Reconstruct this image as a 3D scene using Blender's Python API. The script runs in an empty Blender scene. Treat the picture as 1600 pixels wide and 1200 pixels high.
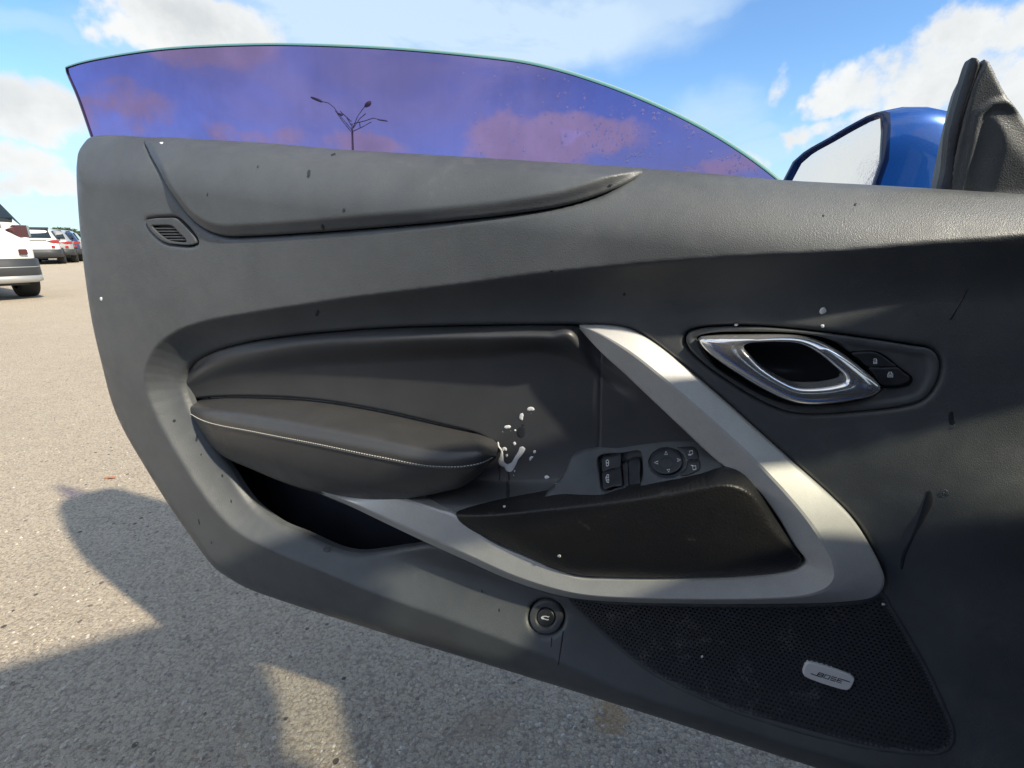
import bpy, bmesh, math, random
import numpy as np
from mathutils import Vector, Matrix
random.seed(7); rng = np.random.RandomState(7)
SC = bpy.context.scene
COL = SC.collection

# ------------------------------------------------------------------ camera
F = 750.0; PITCH = math.radians(16.6); CAMZ = 0.96
cam_d = bpy.data.cameras.new('camera'); cam = bpy.data.objects.new('camera', cam_d)
COL.objects.link(cam); SC.camera = cam
cam_d.sensor_width = 36; cam_d.lens = 36 * F / 1600; cam_d.clip_start = 0.02; cam_d.clip_end = 3000
cam.location = (0, 0, CAMZ); cam.rotation_euler = (math.radians(90) - PITCH, 0, 0)
# ------------------------------------------------------------------ sun, exposure
SUN = Vector((0.79, -0.61, 0.80)).normalized()
sd = bpy.data.lights.new('sun', 'SUN'); sun = bpy.data.objects.new('sun', sd); COL.objects.link(sun)
sd.energy = 2.8; sd.angle = math.radians(1.3); sd.color = (1.0, 0.90, 0.72)
sun.rotation_euler = SUN.to_track_quat('Z', 'Y').to_euler(); sun.location = (3, -3, 6)
SC.view_settings.view_transform = 'Standard'; SC.view_settings.look = 'None'
SC.view_settings.exposure = 1.25; SC.view_settings.gamma = 1.0
try: SC.view_settings.use_curve_mapping = False
except Exception: pass

# ------------------------------------------------------------------ node helper
class NT:
    def __init__(s, tree): s.t = tree; s.n = tree.nodes; s.l = tree.links
    def node(s, ty, **kw):
        n = s.n.new(ty)
        for k, v in kw.items(): setattr(n, k, v)
        return n
    def set(s, sock, v):
        if isinstance(v, bpy.types.NodeSocket): s.l.new(v, sock)
        else:
            if hasattr(sock, 'default_value'):
                dv = sock.default_value
                if hasattr(dv, '__len__') and not hasattr(v, '__len__'): v = [v] * len(dv)
                if hasattr(dv, '__len__') and len(dv) == 4 and len(v) == 3: v = list(v) + [1]
                sock.default_value = v
    def math(s, op, a, b=0.0, c=None, clamp=False):
        n = s.node('ShaderNodeMath', operation=op, use_clamp=clamp)
        s.set(n.inputs[0], a); s.set(n.inputs[1], b)
        if c is not None: s.set(n.inputs[2], c)
        return n.outputs[0]
    def vmath(s, op, a, b=None, out=0):
        n = s.node('ShaderNodeVectorMath', operation=op); s.set(n.inputs[0], a)
        if b is not None:
            s.set(n.inputs[3 if op == 'SCALE' else 1], b)
        return n.outputs[out]
    def noise(s, vec, scale, detail=3, rough=0.5, dist=0.0, col=False):
        n = s.node('ShaderNodeTexNoise'); s.set(n.inputs['Vector'], vec)
        n.inputs['Scale'].default_value = scale; n.inputs['Detail'].default_value = detail
        n.inputs['Roughness'].default_value = rough; n.inputs['Distortion'].default_value = dist
        return n.outputs['Color' if col else 'Fac']
    def voro(s, vec, scale, out='Distance', feature='F1', rand=1.0):
        n = s.node('ShaderNodeTexVoronoi', feature=feature); s.set(n.inputs['Vector'], vec)
        n.inputs['Scale'].default_value = scale; n.inputs['Randomness'].default_value = rand
        return n.outputs[out]
    def ramp(s, v, a, b, c=0.0, d=1.0, smooth=True):
        n = s.node('ShaderNodeMapRange', interpolation_type='SMOOTHSTEP' if smooth else 'LINEAR')
        s.set(n.inputs[0], v); s.set(n.inputs[1], a); s.set(n.inputs[2], b)
        s.set(n.inputs[3], c); s.set(n.inputs[4], d); return n.outputs[0]
    def mix(s, f, a, b, bt='MIX'):
        n = s.node('ShaderNodeMix', data_type='RGBA', blend_type=bt)
        s.set(n.inputs[0], f); s.set(n.inputs[6], a); s.set(n.inputs[7], b); return n.outputs[2]
    def bump(s, h, dist, strength=1.0, normal=None):
        n = s.node('ShaderNodeBump'); s.set(n.inputs['Height'], h)
        n.inputs['Distance'].default_value = dist; n.inputs['Strength'].default_value = strength
        if normal is not None: s.l.new(normal, n.inputs['Normal'])
        return n.outputs[0]

# ------------------------------------------------------------------ sky
def pxdir(px, py):
    x = (px - 800) / F; y = (600 - py) / F
    c, s_ = math.cos(PITCH), math.sin(PITCH)
    return np.array([x, c + y * s_, -s_ + y * c])
def pxazel(px, py):
    d = pxdir(px, py); d = d / np.linalg.norm(d)
    return math.atan2(d[0], d[1]), math.asin(d[2])
W = bpy.data.worlds.new('World'); SC.world = W; W.use_nodes = True
t = NT(W.node_tree); t.n.clear()
tc = t.node('ShaderNodeTexCoord').outputs['Generated']
sky = t.node('ShaderNodeTexSky', sky_type='NISHITA'); sky.sun_disc = False
sky.sun_elevation = math.asin(SUN.z); sky.sun_rotation = math.atan2(SUN.x, SUN.y)
sky.air_density = 1.0; sky.dust_density = 0.6; sky.ozone_density = 1.6
SKYK = 0.115
CLK = 1.0 / SKYK
sep = t.node('ShaderNodeSeparateXYZ'); t.l.new(tc, sep.inputs[0])
wz = t.noise(tc, 7.0, 4, 0.6, col=True)
az0 = t.math('ARCTAN2', sep.outputs[0], sep.outputs[1]); el0 = t.math('ARCSINE', sep.outputs[2])
sw = t.node('ShaderNodeSeparateColor'); t.l.new(wz, sw.inputs[0])
az = t.math('ADD', az0, t.math('MULTIPLY', t.math('SUBTRACT', sw.outputs[0], 0.5), 0.10))
el = t.math('ADD', el0, t.math('MULTIPLY', t.math('SUBTRACT', sw.outputs[1], 0.5), 0.10))
fine = t.noise(tc, 14.0, 9, 0.62)
cum = None
# cumulus: centre px, half width px, half height px, weight
for (px, py, hw, hh, wgt) in [
    (305, 40, 150, 62, 1.25), (215, 60, 60, 30, 1.0), (20, 165, 140, 62, 1.35), (20, 245, 90, 34, 1.0), (75, 280, 85, 24, 1.0), (10, 285, 60, 20, .8),
    (1460, 130, 190, 85, 1.0), (1330, 150, 75, 60, 1.0), (1560, 40, 170, 75, 1.0), (1380, 205, 160, 45, .9), (1275, 213, 48, 18, .7),
    (1600, 190, 150, 120, 1.0), (1222, 130, 22, 24, .45),
    (830, 226, 160, 52, 1.2), (950, 222, 90, 36, .95), (560, 222, 90, 22, .8), (200, 165, 80, 42, .75), (380, 205, 120, 22, .6), (1130, 262, 70, 20, .6)]:
    a, e = pxazel(px, py); a2, _ = pxazel(px + hw, py); _, e2 = pxazel(px, py - hh)
    dx = t.math('DIVIDE', t.math('SUBTRACT', az, a), abs(a2 - a)); dy = t.math('DIVIDE', t.math('SUBTRACT', el, e), abs(e2 - e))
    q = t.math('ADD', t.math('MULTIPLY', dx, dx), t.math('MULTIPLY', dy, dy))
    v = t.math('MULTIPLY', t.math('SUBTRACT', 1.0, q), wgt)
    cum = v if cum is None else t.math('MAXIMUM', cum, v)
# other quarters of the sky: scattered cumulus
front = t.ramp(t.math('ABSOLUTE', az0), 0.95, 1.25)
high = t.ramp(el0, 0.62, 0.85)
far_ = t.math('MAXIMUM', front, high)
gen = t.ramp(t.noise(tc, 2.3, 5, 0.55), 0.42, 0.56, -1.2, 0.9, smooth=False)
gen = t.math('ADD', gen, t.math('MULTIPLY', t.math('SUBTRACT', far_, 1.0), 3.0))
cum = t.math('MAXIMUM', cum, gen)
cmask = t.math('ADD', cum, t.math('MULTIPLY', t.math('SUBTRACT', fine, 0.5), 2.5))
cm = t.ramp(cmask, 0.0, 0.75)
# thin high cloud
cir = None
for (px, py, hw, hh, wgt) in [(560, 20, 330, 110, 1.4), (780, 50, 330, 100, 1.3), (1030, 10, 150, 45, .8), (560, 130, 360, 110, 1.0), (1130, 175, 90, 45, .55), (1180, 205, 60, 22, .4), (60, 260, 260, 90, .55), (60, 40, 160, 26, .45), (1190, 235, 100, 20, .4)]:
    a, e = pxazel(px, py); a2, _ = pxazel(px + hw, py); _, e2 = pxazel(px, py - hh)
    dx = t.math('DIVIDE', t.math('SUBTRACT', az, a), abs(a2 - a)); dy = t.math('DIVIDE', t.math('SUBTRACT', el, e), abs(e2 - e))
    q = t.math('ADD', t.math('MULTIPLY', dx, dx), t.math('MULTIPLY', dy, dy))
    v = t.math('MULTIPLY', t.ramp(q, 0.0, 1.35, 1.0, 0.0), wgt)
    cir = v if cir is None else t.math('MAXIMUM', cir, v)
mp = t.node('ShaderNodeMapping'); t.l.new(tc, mp.inputs[0]); mp.inputs['Scale'].default_value = (1.3, 1.0, 3.6); mp.inputs['Rotation'].default_value = (0, 0.35, 0)
streak = t.noise(mp.outputs[0], 3.2, 8, 0.6, 0.4)
cirm = t.math('MULTIPLY', cir, t.ramp(streak, 0.25, 0.60, 0.40, 1.0), clamp=True)
cgen = t.math('MULTIPLY', t.math('MULTIPLY', t.ramp(streak, 0.45, 0.75), far_), 0.6)
cirm = t.math('MAXIMUM', cirm, cgen)
skyc = t.mix(1.0, sky.outputs[0], (0.78, 1.02, 1.22), 'MULTIPLY')
hz = t.ramp(el0, -0.02, 0.30, 0.62, 0.0)
skyc = t.mix(hz, skyc, (0.38 * CLK, 0.50 * CLK, 0.55 * CLK))
c1 = t.mix(t.math('MULTIPLY', cirm, 0.85), skyc, (0.43 * CLK, 0.53 * CLK, 0.62 * CLK))
shade = t.ramp(t.noise(tc, 9.0, 6, 0.6), 0.32, 0.66)
depth = t.ramp(cmask, 0.5, 2.4)
ccol = t.mix(shade, (0.36 * CLK, 0.385 * CLK, 0.40 * CLK), (0.55 * CLK, 0.555 * CLK, 0.545 * CLK))
ccol = t.mix(t.math('MULTIPLY', t.math('SUBTRACT', 1.0, depth), 0.6), ccol, (0.60 * CLK, 0.615 * CLK, 0.62 * CLK))
c2 = t.mix(cm, c1, ccol)
bg = t.node('ShaderNodeBackground'); t.l.new(c2, bg.inputs[0]); bg.inputs[1].default_value = 0.080
wo = t.node('ShaderNodeOutputWorld'); t.l.new(bg.outputs[0], wo.inputs[0])

# ------------------------------------------------------------------ materials
MATS = {}
def mat(name, col=(.5, .5, .5), rough=.5, metal=0.0, spec=.5, bump=None, coat=0, var=None, trans=0.0, fn=None, sheen=0.0, ior=1.45):
    if name in MATS: return MATS[name]
    m = bpy.data.materials.new(name); m.use_nodes = True
    q = NT(m.node_tree); b = q.n['Principled BSDF']
    b.inputs['Base Color'].default_value = (*col, 1); b.inputs['Roughness'].default_value = rough
    b.inputs['Metallic'].default_value = metal; b.inputs['Specular IOR Level'].default_value = spec
    b.inputs['Coat Weight'].default_value = coat; b.inputs['Coat Roughness'].default_value = .04
    b.inputs['Transmission Weight'].default_value = trans; b.inputs['IOR'].default_value = ior
    b.inputs['Sheen Weight'].default_value = sheen
    oc = q.node('ShaderNodeTexCoord').outputs['Object']
    if var:
        sc_, amt = var
        nz = q.noise(oc, sc_, 5, .6)
        k = q.ramp(nz, .3, .7, 1 - amt, 1 + amt)
        c = q.vmath('SCALE', col, k); q.l.new(c, b.inputs['Base Color'])
        q.l.new(q.ramp(nz, .3, .7, rough * (1 - .35 * amt), min(1, rough * (1 + .35 * amt))), b.inputs['Roughness'])
    if bump:
        kind, sc_, dist = bump
        h = q.voro(oc, sc_, 'Distance', 'SMOOTH_F1') if kind == 'v' else q.noise(oc, sc_, 3, .6)
        q.l.new(q.bump(h, dist), b.inputs['Normal'])
    if fn: fn(q, b, oc)
    MATS[name] = m; return m

def plastic_fn(q, b, oc):
    # moulded grain with faint smudges and dust
    g = q.voro(oc, 1250, 'Distance', 'SMOOTH_F1'); g2 = q.noise(oc, 1900, 2, .5)
    h = q.math('ADD', g, q.math('MULTIPLY', g2, .5))
    q.l.new(q.bump(h, .00026, .9), b.inputs['Normal'])
    sm = q.noise(oc, 6, 6, .65); sm2 = q.noise(oc, 38, 5, .7)
    k = q.math('MULTIPLY', q.ramp(sm, .3, .7, .85, 1.2), q.ramp(sm2, .55, .8, 1.0, 1.25))
    q.l.new(q.vmath('SCALE', (.074, .081, .086), k), b.inputs['Base Color'])
    q.l.new(q.ramp(sm2, .3, .75, .42, .58), b.inputs['Roughness'])
mat('panel_plastic', rough=.5, spec=1.0, fn=plastic_fn)
def leather_fn(q, b, oc):
    g = q.voro(oc, 520, 'Distance', 'SMOOTH_F1'); g2 = q.noise(oc, 900, 3, .5)
    q.l.new(q.bump(q.math('ADD', g, g2), .00016, .8), b.inputs['Normal'])
    sm = q.noise(oc, 9, 6, .7); k = q.ramp(sm, .3, .7, .92, 1.1)
    q.l.new(q.vmath('SCALE', (.045, .045, .046), k), b.inputs['Base Color'])
    q.l.new(q.ramp(q.noise(oc, 25, 5, .7), .3, .7, .34, .50), b.inputs['Roughness'])
mat('leather', rough=.4, spec=1.0, fn=leather_fn)
def insert_fn(q, b, oc):
    q.l.new(q.bump(q.noise(oc, 800, 4, .6), .00012, .8), b.inputs['Normal'])
    sm = q.noise(oc, 7, 6, .7)
    q.l.new(q.vmath('SCALE', (.044, .046, .050), q.ramp(sm, .3, .7, .85, 1.2)), b.inputs['Base Color'])
mat('insert_vinyl', rough=.46, spec=1.0, fn=insert_fn)
def padfn(q, b, oc):
    g = q.voro(oc, 430, 'Distance', 'SMOOTH_F1')
    q.l.new(q.bump(g, .0005, .8), b.inputs['Normal'])
    sm = q.noise(oc, 30, 6, .75)
    scr = q.ramp(q.noise(oc, 60, 3, .6), .66, .72)
    q.l.new(q.mix(q.math('MULTIPLY', scr, .25), (.018, .0175, .018), (.09, .085, .08)), b.inputs['Base Color'])
    q.l.new(q.ramp(sm, .3, .7, .36, .50), b.inputs['Roughness'])
mat('pull_pad_vinyl', rough=.42, fn=padfn)
def silverfn(q, b, oc):
    q.l.new(q.bump(q.noise(oc, 1600, 2, .5), .00008, .7), b.inputs['Normal'])
    fl = q.noise(oc, 2200, 2, .6); sm = q.noise(oc, 14, 6, .7)
    k = q.math('MULTIPLY', q.ramp(fl, .3, .7, .85, 1.12), q.ramp(sm, .3, .7, .92, 1.06))
    q.l.new(q.vmath('SCALE', (.62, .615, .595), k), b.inputs['Base Color'])
mat('satin_silver_paint', rough=.45, metal=.3, fn=silverfn)
mat('chrome', (.92, .92, .92), .13, .88, bump=('n', 40, .0002))
mat('black_gloss', (.012, .013, .015), .16)
mat('button_plastic', (.028, .030, .034), .38, var=(60, .25), bump=('n', 1200, .0001))
mat('bezel_plastic', (.082, .088, .094), .42, var=(30, .15), bump=('n', 1300, .0001))
mat('dark_void', (.008, .010, .018), .6)
mat('pocket_felt', (.010, .012, .022), .75, var=(20, .3))
mat('seal_rubber', (.024, .025, .030), .55, bump=('n', 300, .0005), var=(20, .3))
mat('symbol_white', (.75, .77, .78), .5)
mat('thread', (.62, .60, .55), .7)
mat('badge_metal', (.80, .80, .79), .4, .1, bump=('n', 2000, .00005))
def grillefn(q, b, oc):
    sc_ = q.noise(oc, 22, 8, .78, .6); f = q.noise(oc, 420, 3, .6)
    region = q.ramp(q.noise(oc, 5, 3, .5), .42, .62)
    m_ = q.math('MULTIPLY', q.math('MULTIPLY', q.ramp(sc_, .52, .66), q.ramp(f, .40, .62)), region)
    q.l.new(q.mix(q.math('MULTIPLY', m_, .55), (.040, .043, .047), (.26, .26, .25)), b.inputs['Base Color'])
mat('grille_plastic', rough=.42, fn=grillefn)
def bluefn(q, b, oc):
    fl = q.voro(oc, 900, 'Color'); 
    q.l.new(q.mix(.12, (.006, .075, .33), fl, 'OVERLAY'), b.inputs['Base Color'])
mat('blue_paint', (.006, .07, .40), .28, .35, coat=1.0, fn=bluefn)
mat('dark_blue_gloss', (.006, .018, .07), .18, coat=.6)
mat('mirror_silvering', (.82, .84, .85), .03, 1.0, fn=lambda q, b, oc: q.l.new(q.bump(q.noise(oc, 90, 5, .7), .0006, .25), b.inputs['Normal']))
def thin_glass(name, tint, gloss, roughg=.02, dirt=0.0):
    m = bpy.data.materials.new(name); m.use_nodes = True; q = NT(m.node_tree); q.n.clear()
    oc = q.node('ShaderNodeTexCoord').outputs['Object']
    tr = q.node('ShaderNodeBsdfTransparent')
    st = q.noise(oc, 5, 6, .6, .5)
    mp_ = q.node('ShaderNodeMapping'); q.l.new(oc, mp_.inputs[0]); mp_.inputs['Scale'].default_value = (160, 160, 5)
    run = q.noise(mp_.outputs[0], 1.0, 4, .6)
    k = q.math('MULTIPLY', q.ramp(st, .35, .65, .86, 1.12), q.ramp(run, .3, .7, .98, 1.015)) if dirt else 1.0
    q.set(tr.inputs[0], q.vmath('SCALE', tint, k))
    gl = q.node('ShaderNodeBsdfGlossy'); gl.inputs['Roughness'].default_value = roughg; gl.inputs[0].default_value = (.55, .45, .95, 1)
    mx = q.node('ShaderNodeMixShader'); q.set(mx.inputs[0], gloss); q.l.new(tr.outputs[0], mx.inputs[1]); q.l.new(gl.outputs[0], mx.inputs[2])
    o = q.node('ShaderNodeOutputMaterial')
    if dirt:
        df = q.node('ShaderNodeBsdfDiffuse'); df.inputs[0].default_value = (.35, .27, .50, 1)
        m2 = q.node('ShaderNodeMixShader'); q.set(m2.inputs[0], q.ramp(q.noise(oc, 500, 3, .7), .45, .75, dirt * .5, dirt)); q.l.new(mx.outputs[0], m2.inputs[1]); q.l.new(df.outputs[0], m2.inputs[2])
        q.l.new(m2.outputs[0], o.inputs[0])
    else: q.l.new(mx.outputs[0], o.inputs[0])
    MATS[name] = m; return m
thin_glass('purple_tint_glass', (.275, .205, .415), .010, dirt=.035)
thin_glass('clear_glass', (.97, .97, .98), .015)
thin_glass('windscreen_green_glass', (.54, .56, .52), .05)
def edgefn(q, b, oc): pass
mat('glass_edge_aqua', (.12, .30, .30), .25, trans=.0)
mat('glass_edge_rim', (.36, .36, .28), .5)
mat('water', (.95, .97, 1), .02, trans=1.0, ior=1.33)
mat('water_film', (.030, .033, .037), .25)
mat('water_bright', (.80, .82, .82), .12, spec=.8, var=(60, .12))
mat('white_paint', (.78, .78, .76), .25, coat=.8, var=(3, .04))
mat('silver_car_paint', (.42, .42, .42), .3, .4, coat=.8)
mat('navy_car_paint', (.03, .05, .12), .25, .2, coat=1)
mat('red_lamp', (.30, .012, .015), .15, coat=1)
mat('dark_red_lamp', (.06, .006, .008), .15, coat=1)
mat('car_window', (.02, .03, .04), .05, spec=.4)
mat('black_trim', (.035, .038, .042), .5)
mat('tyre', (.02, .02, .02), .8)
mat('rim_metal', (.5, .5, .5), .3, .9)
mat('skid_silver', (.42, .42, .41), .4, .5)
mat('lamp_steel', (.10, .10, .11), .5, .5)
mat('lamp_head_paint', (.07, .07, .08), .5)
mat('headliner_cloth', (.40, .40, .41), .9)
mat('seat_leather', (.02, .02, .022), .45)

# ------------------------------------------------------------------ object helpers
def tag(o, label=None, cat=None, group=None, kind=None):
    for k, v in (('label', label), ('category', cat), ('group', group), ('kind', kind)):
        if v: o[k] = v
    return o
def empty(name, loc=(0, 0, 0), rz=0):
    o = bpy.data.objects.new(name, None); COL.objects.link(o); o.location = loc; o.rotation_euler = (0, 0, rz); o.empty_display_size = .1
    return o
def mesh(name, verts, faces, material, parent=None, smooth=True, sharp=None):
    me = bpy.data.meshes.new(name)
    verts = np.asarray(verts, dtype=np.float64)
    me.from_pydata(verts.tolist(), [], [tuple(int(i) for i in f) for f in faces])
    if isinstance(material, str): material = MATS[material]
    me.materials.append(material)
    if smooth: me.shade_smooth() if hasattr(me, 'shade_smooth') else me.polygons.foreach_set('use_smooth', [True] * len(me.polygons))
    me.update()
    o = bpy.data.objects.new(name, me); COL.objects.link(o)
    if parent is not None: o.parent = parent
    if sharp is not None: 
        try: me.set_sharp_from_angle(angle=math.radians(sharp))
        except Exception: pass
    return o

# ------------------------------------------------------------------ door frame of reference: u along the door, w = height, d = towards the cabin
O = np.array([-0.58, 0.78, 0.0]); UH = np.array([0.97, -0.33, 0.0]); UH /= np.linalg.norm(UH)
NH = np.array([UH[1], -UH[0], 0.0])            # towards the camera side
RZ = math.atan2(UH[1], UH[0])
CAMP = np.array([0, 0, CAMZ])
def proj(px, py, d=0.0):
    r = pxdir(px, py); tt = (np.dot(O - CAMP, NH) + d) / np.dot(r, NH)
    p = CAMP + tt * r - O
    return (float(np.dot(p, UH)), float(p[2]))
def uwd(pts, d=None):
    out = []
    for p in pts:
        dd = p[2] if len(p) > 2 else d
        u, w = proj(p[0], p[1], dd); out.append((u, w, dd))
    return np.array(out)
def loc3(u, w, d): return (u, -d, w)
def catmull(P, closed=True, step=.005):
    P = np.asarray(P, float); n = len(P); out = []
    rngn = n if closed else n - 1
    for i in range(rngn):
        p1 = P[i]; p2 = P[(i + 1) % n]
        p0 = P[(i - 1) % n] if (closed or i > 0) else 2 * p1 - p2
        p3 = P[(i + 2) % n] if (closed or i < n - 2) else 2 * p2 - p1
        a = max(np.linalg.norm(p1[:2] - p0[:2]), 1e-6) ** .5; b = max(np.linalg.norm(p2[:2] - p1[:2]), 1e-6) ** .5; c = max(np.linalg.norm(p3[:2] - p2[:2]), 1e-6) ** .5
        m1 = (p2 - p1) + b * ((p1 - p0) / a - (p2 - p0) / (a + b))
        m2 = (p2 - p1) + b * ((p3 - p2) / c - (p3 - p1) / (b + c))
        k = max(1, int(round(np.linalg.norm((p2 - p1)[:2]) / step)))
        for j in range(k):
            s = j / k; s2 = s * s; s3 = s2 * s
            out.append((2 * s3 - 3 * s2 + 1) * p1 + (s3 - 2 * s2 + s) * m1 + (-2 * s3 + 3 * s2) * p2 + (s3 - s2) * m2)
    if not closed: out.append(P[-1])
    return np.array(out)
def loop(pts, d=None, step=.005, closed=True):
    return catmull(uwd(pts, d), closed, step)
def nearest(U, Wd, L, closed=True):
    """distance and nearest point on a polyline"""
    best = np.full(U.shape, 1e18); bu = np.zeros_like(U); bw = np.zeros_like(U)
    n = len(L)
    for i in range(n if closed else n - 1):
        ax, ay = L[i][0], L[i][1]; bx, by = L[(i + 1) % n][0], L[(i + 1) % n][1]
        dx, dy = bx - ax, by - ay; q = dx * dx + dy * dy
        if q < 1e-14: continue
        tt = np.clip(((U - ax) * dx + (Wd - ay) * dy) / q, 0, 1)
        cx = ax + tt * dx; cy = ay + tt * dy
        D = (U - cx) ** 2 + (Wd - cy) ** 2
        m = D < best
        best = np.where(m, D, best); bu = np.where(m, cx, bu); bw = np.where(m, cy, bw)
    return np.sqrt(best), bu, bw
def inside(U, Wd, L):
    r = np.zeros(U.shape, bool); n = len(L)
    for i in range(n):
        ax, ay = L[i][0], L[i][1]; bx, by = L[(i + 1) % n][0], L[(i + 1) % n][1]
        if ay == by: continue
        c = ((ay > Wd) != (by > Wd)) & (U < (bx - ax) * (Wd - ay) / (by - ay) + ax)
        r ^= c
    return r
def sdf(U, Wd, L):
    D, _, _ = nearest(U, Wd, L); return np.where(inside(U, Wd, L), D, -D)
def sstep(x): x = np.clip(x, 0, 1); return x * x * (3 - 2 * x)
def rbf(samples):
    """thin plate spline depth through (u,w,d) samples"""
    S = np.asarray(samples, float); P = S[:, :2]; n = len(P)
    r2 = ((P[:, None] - P[None]) ** 2).sum(-1)
    K = np.where(r2 > 0, .5 * r2 * np.log(np.maximum(r2, 1e-18)), 0) + np.eye(n) * 1e-6
    A = np.zeros((n + 3, n + 3)); A[:n, :n] = K; A[:n, n] = 1; A[:n, n + 1:] = P; A[n, :n] = 1; A[n + 1:, :n] = P.T
    b = np.zeros(n + 3); b[:n] = S[:, 2]
    c = np.linalg.solve(A, b)
    def f(U, Wd):
        U = np.asarray(U, float); Wd = np.asarray(Wd, float)
        R = np.full(U.shape, c[n]) + c[n + 1] * U + c[n + 2] * Wd
        for i in range(n):
            q = (U - P[i, 0]) ** 2 + (Wd - P[i, 1]) ** 2
            R = R + c[i] * .5 * q * np.log(np.maximum(q, 1e-18))
        return R
    return f
def cubic1(x, y):
    """smooth (Catmull style, monotone limited) 1-D interpolant"""
    x = np.asarray(x, float); y = np.asarray(y, float); h = np.diff(x); dl = np.diff(y) / h; m = np.zeros_like(y)
    m[1:-1] = (dl[:-1] * h[1:] + dl[1:] * h[:-1]) / (h[1:] + h[:-1]); m[0] = dl[0]; m[-1] = dl[-1]
    def f(q):
        q = np.clip(q, x[0], x[-1]); i = np.clip(np.searchsorted(x, q) - 1, 0, len(x) - 2)
        t_ = (q - x[i]) / h[i]; t2 = t_ * t_; t3 = t2 * t_
        return (2 * t3 - 3 * t2 + 1) * y[i] + (t3 - 2 * t2 + t_) * h[i] * m[i] + (-2 * t3 + 3 * t2) * y[i + 1] + (t3 - t2) * h[i] * m[i + 1]
    return f
def columns(rails, endblend=None):
    """smooth depth from rails listed bottom to top; each rail = photo points with depth"""
    fs = []
    for r in rails:
        P = uwd(r); P = P[np.argsort(P[:, 0])]; fs.append((cubic1(P[:, 0], P[:, 1]), cubic1(P[:, 0], P[:, 2])))
    k = len(fs)
    def f(U, Wd):
        U = np.asarray(U, float); Wd = np.asarray(Wd, float)
        X = np.array([g(U) for g, _ in fs]); Y = np.array([g(U) for _, g in fs])
        for i in range(1, k): X[i] = np.maximum(X[i], X[i - 1] + .0015)
        h = np.diff(X, axis=0); dl = np.diff(Y, axis=0) / h
        M = np.zeros_like(X); M[0] = dl[0]; M[-1] = dl[-1]
        for i in range(1, k - 1):
            m = (dl[i - 1] * h[i] + dl[i] * h[i - 1]) / (h[i] + h[i - 1])
            lim = 3 * np.minimum(abs(dl[i - 1]), abs(dl[i])); same = dl[i - 1] * dl[i] > 0
            M[i] = np.where(same, np.clip(m, -lim, lim), 0)
        q = np.clip(Wd, X[0], X[-1]); R = Y[0].copy()
        for i in range(k - 1):
            s_ = (q >= X[i]); t_ = np.clip((q - X[i]) / h[i], 0, 1); t2 = t_ * t_; t3 = t2 * t_
            v = (2 * t3 - 3 * t2 + 1) * Y[i] + (t3 - 2 * t2 + t_) * h[i] * M[i] + (-2 * t3 + 3 * t2) * Y[i + 1] + (t3 - t2) * h[i] * M[i + 1]
            R = np.where(s_, v, R)
        return R
    return f
def on_surface(pts, dfun, h=0.0):
    """photo pixels -> (u,w) where the view ray meets the surface dfun (+h)"""
    ds = np.linspace(.10, -.07, 86); PU = []; PW = []
    for p in pts:
        u0, w0 = proj(p[0], p[1], ds[0]); u1, w1 = proj(p[0], p[1], ds[-1]); f_ = (ds - ds[0]) / (ds[-1] - ds[0])
        PU.append(u0 + (u1 - u0) * f_); PW.append(w0 + (w1 - w0) * f_)
    PU = np.array(PU); PW = np.array(PW)
    G_ = np.asarray(dfun(PU.ravel(), PW.ravel())).reshape(PU.shape) + h - ds[None]      # > 0 once the ray is behind the surface
    out = []
    for k in range(len(pts)):
        g = G_[k]; i = int(np.argmax(g >= 0)) if (g >= 0).any() else len(ds) - 1
        i = max(i, 1); a_ = g[i - 1]; b_ = g[i]; t_ = 0 if b_ == a_ else min(max(-a_ / (b_ - a_), 0), 1)
        d = ds[i - 1] + (ds[i] - ds[i - 1]) * t_; u, w = proj(pts[k][0], pts[k][1], d); out.append((u, w, d))
    return np.array(out)
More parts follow.
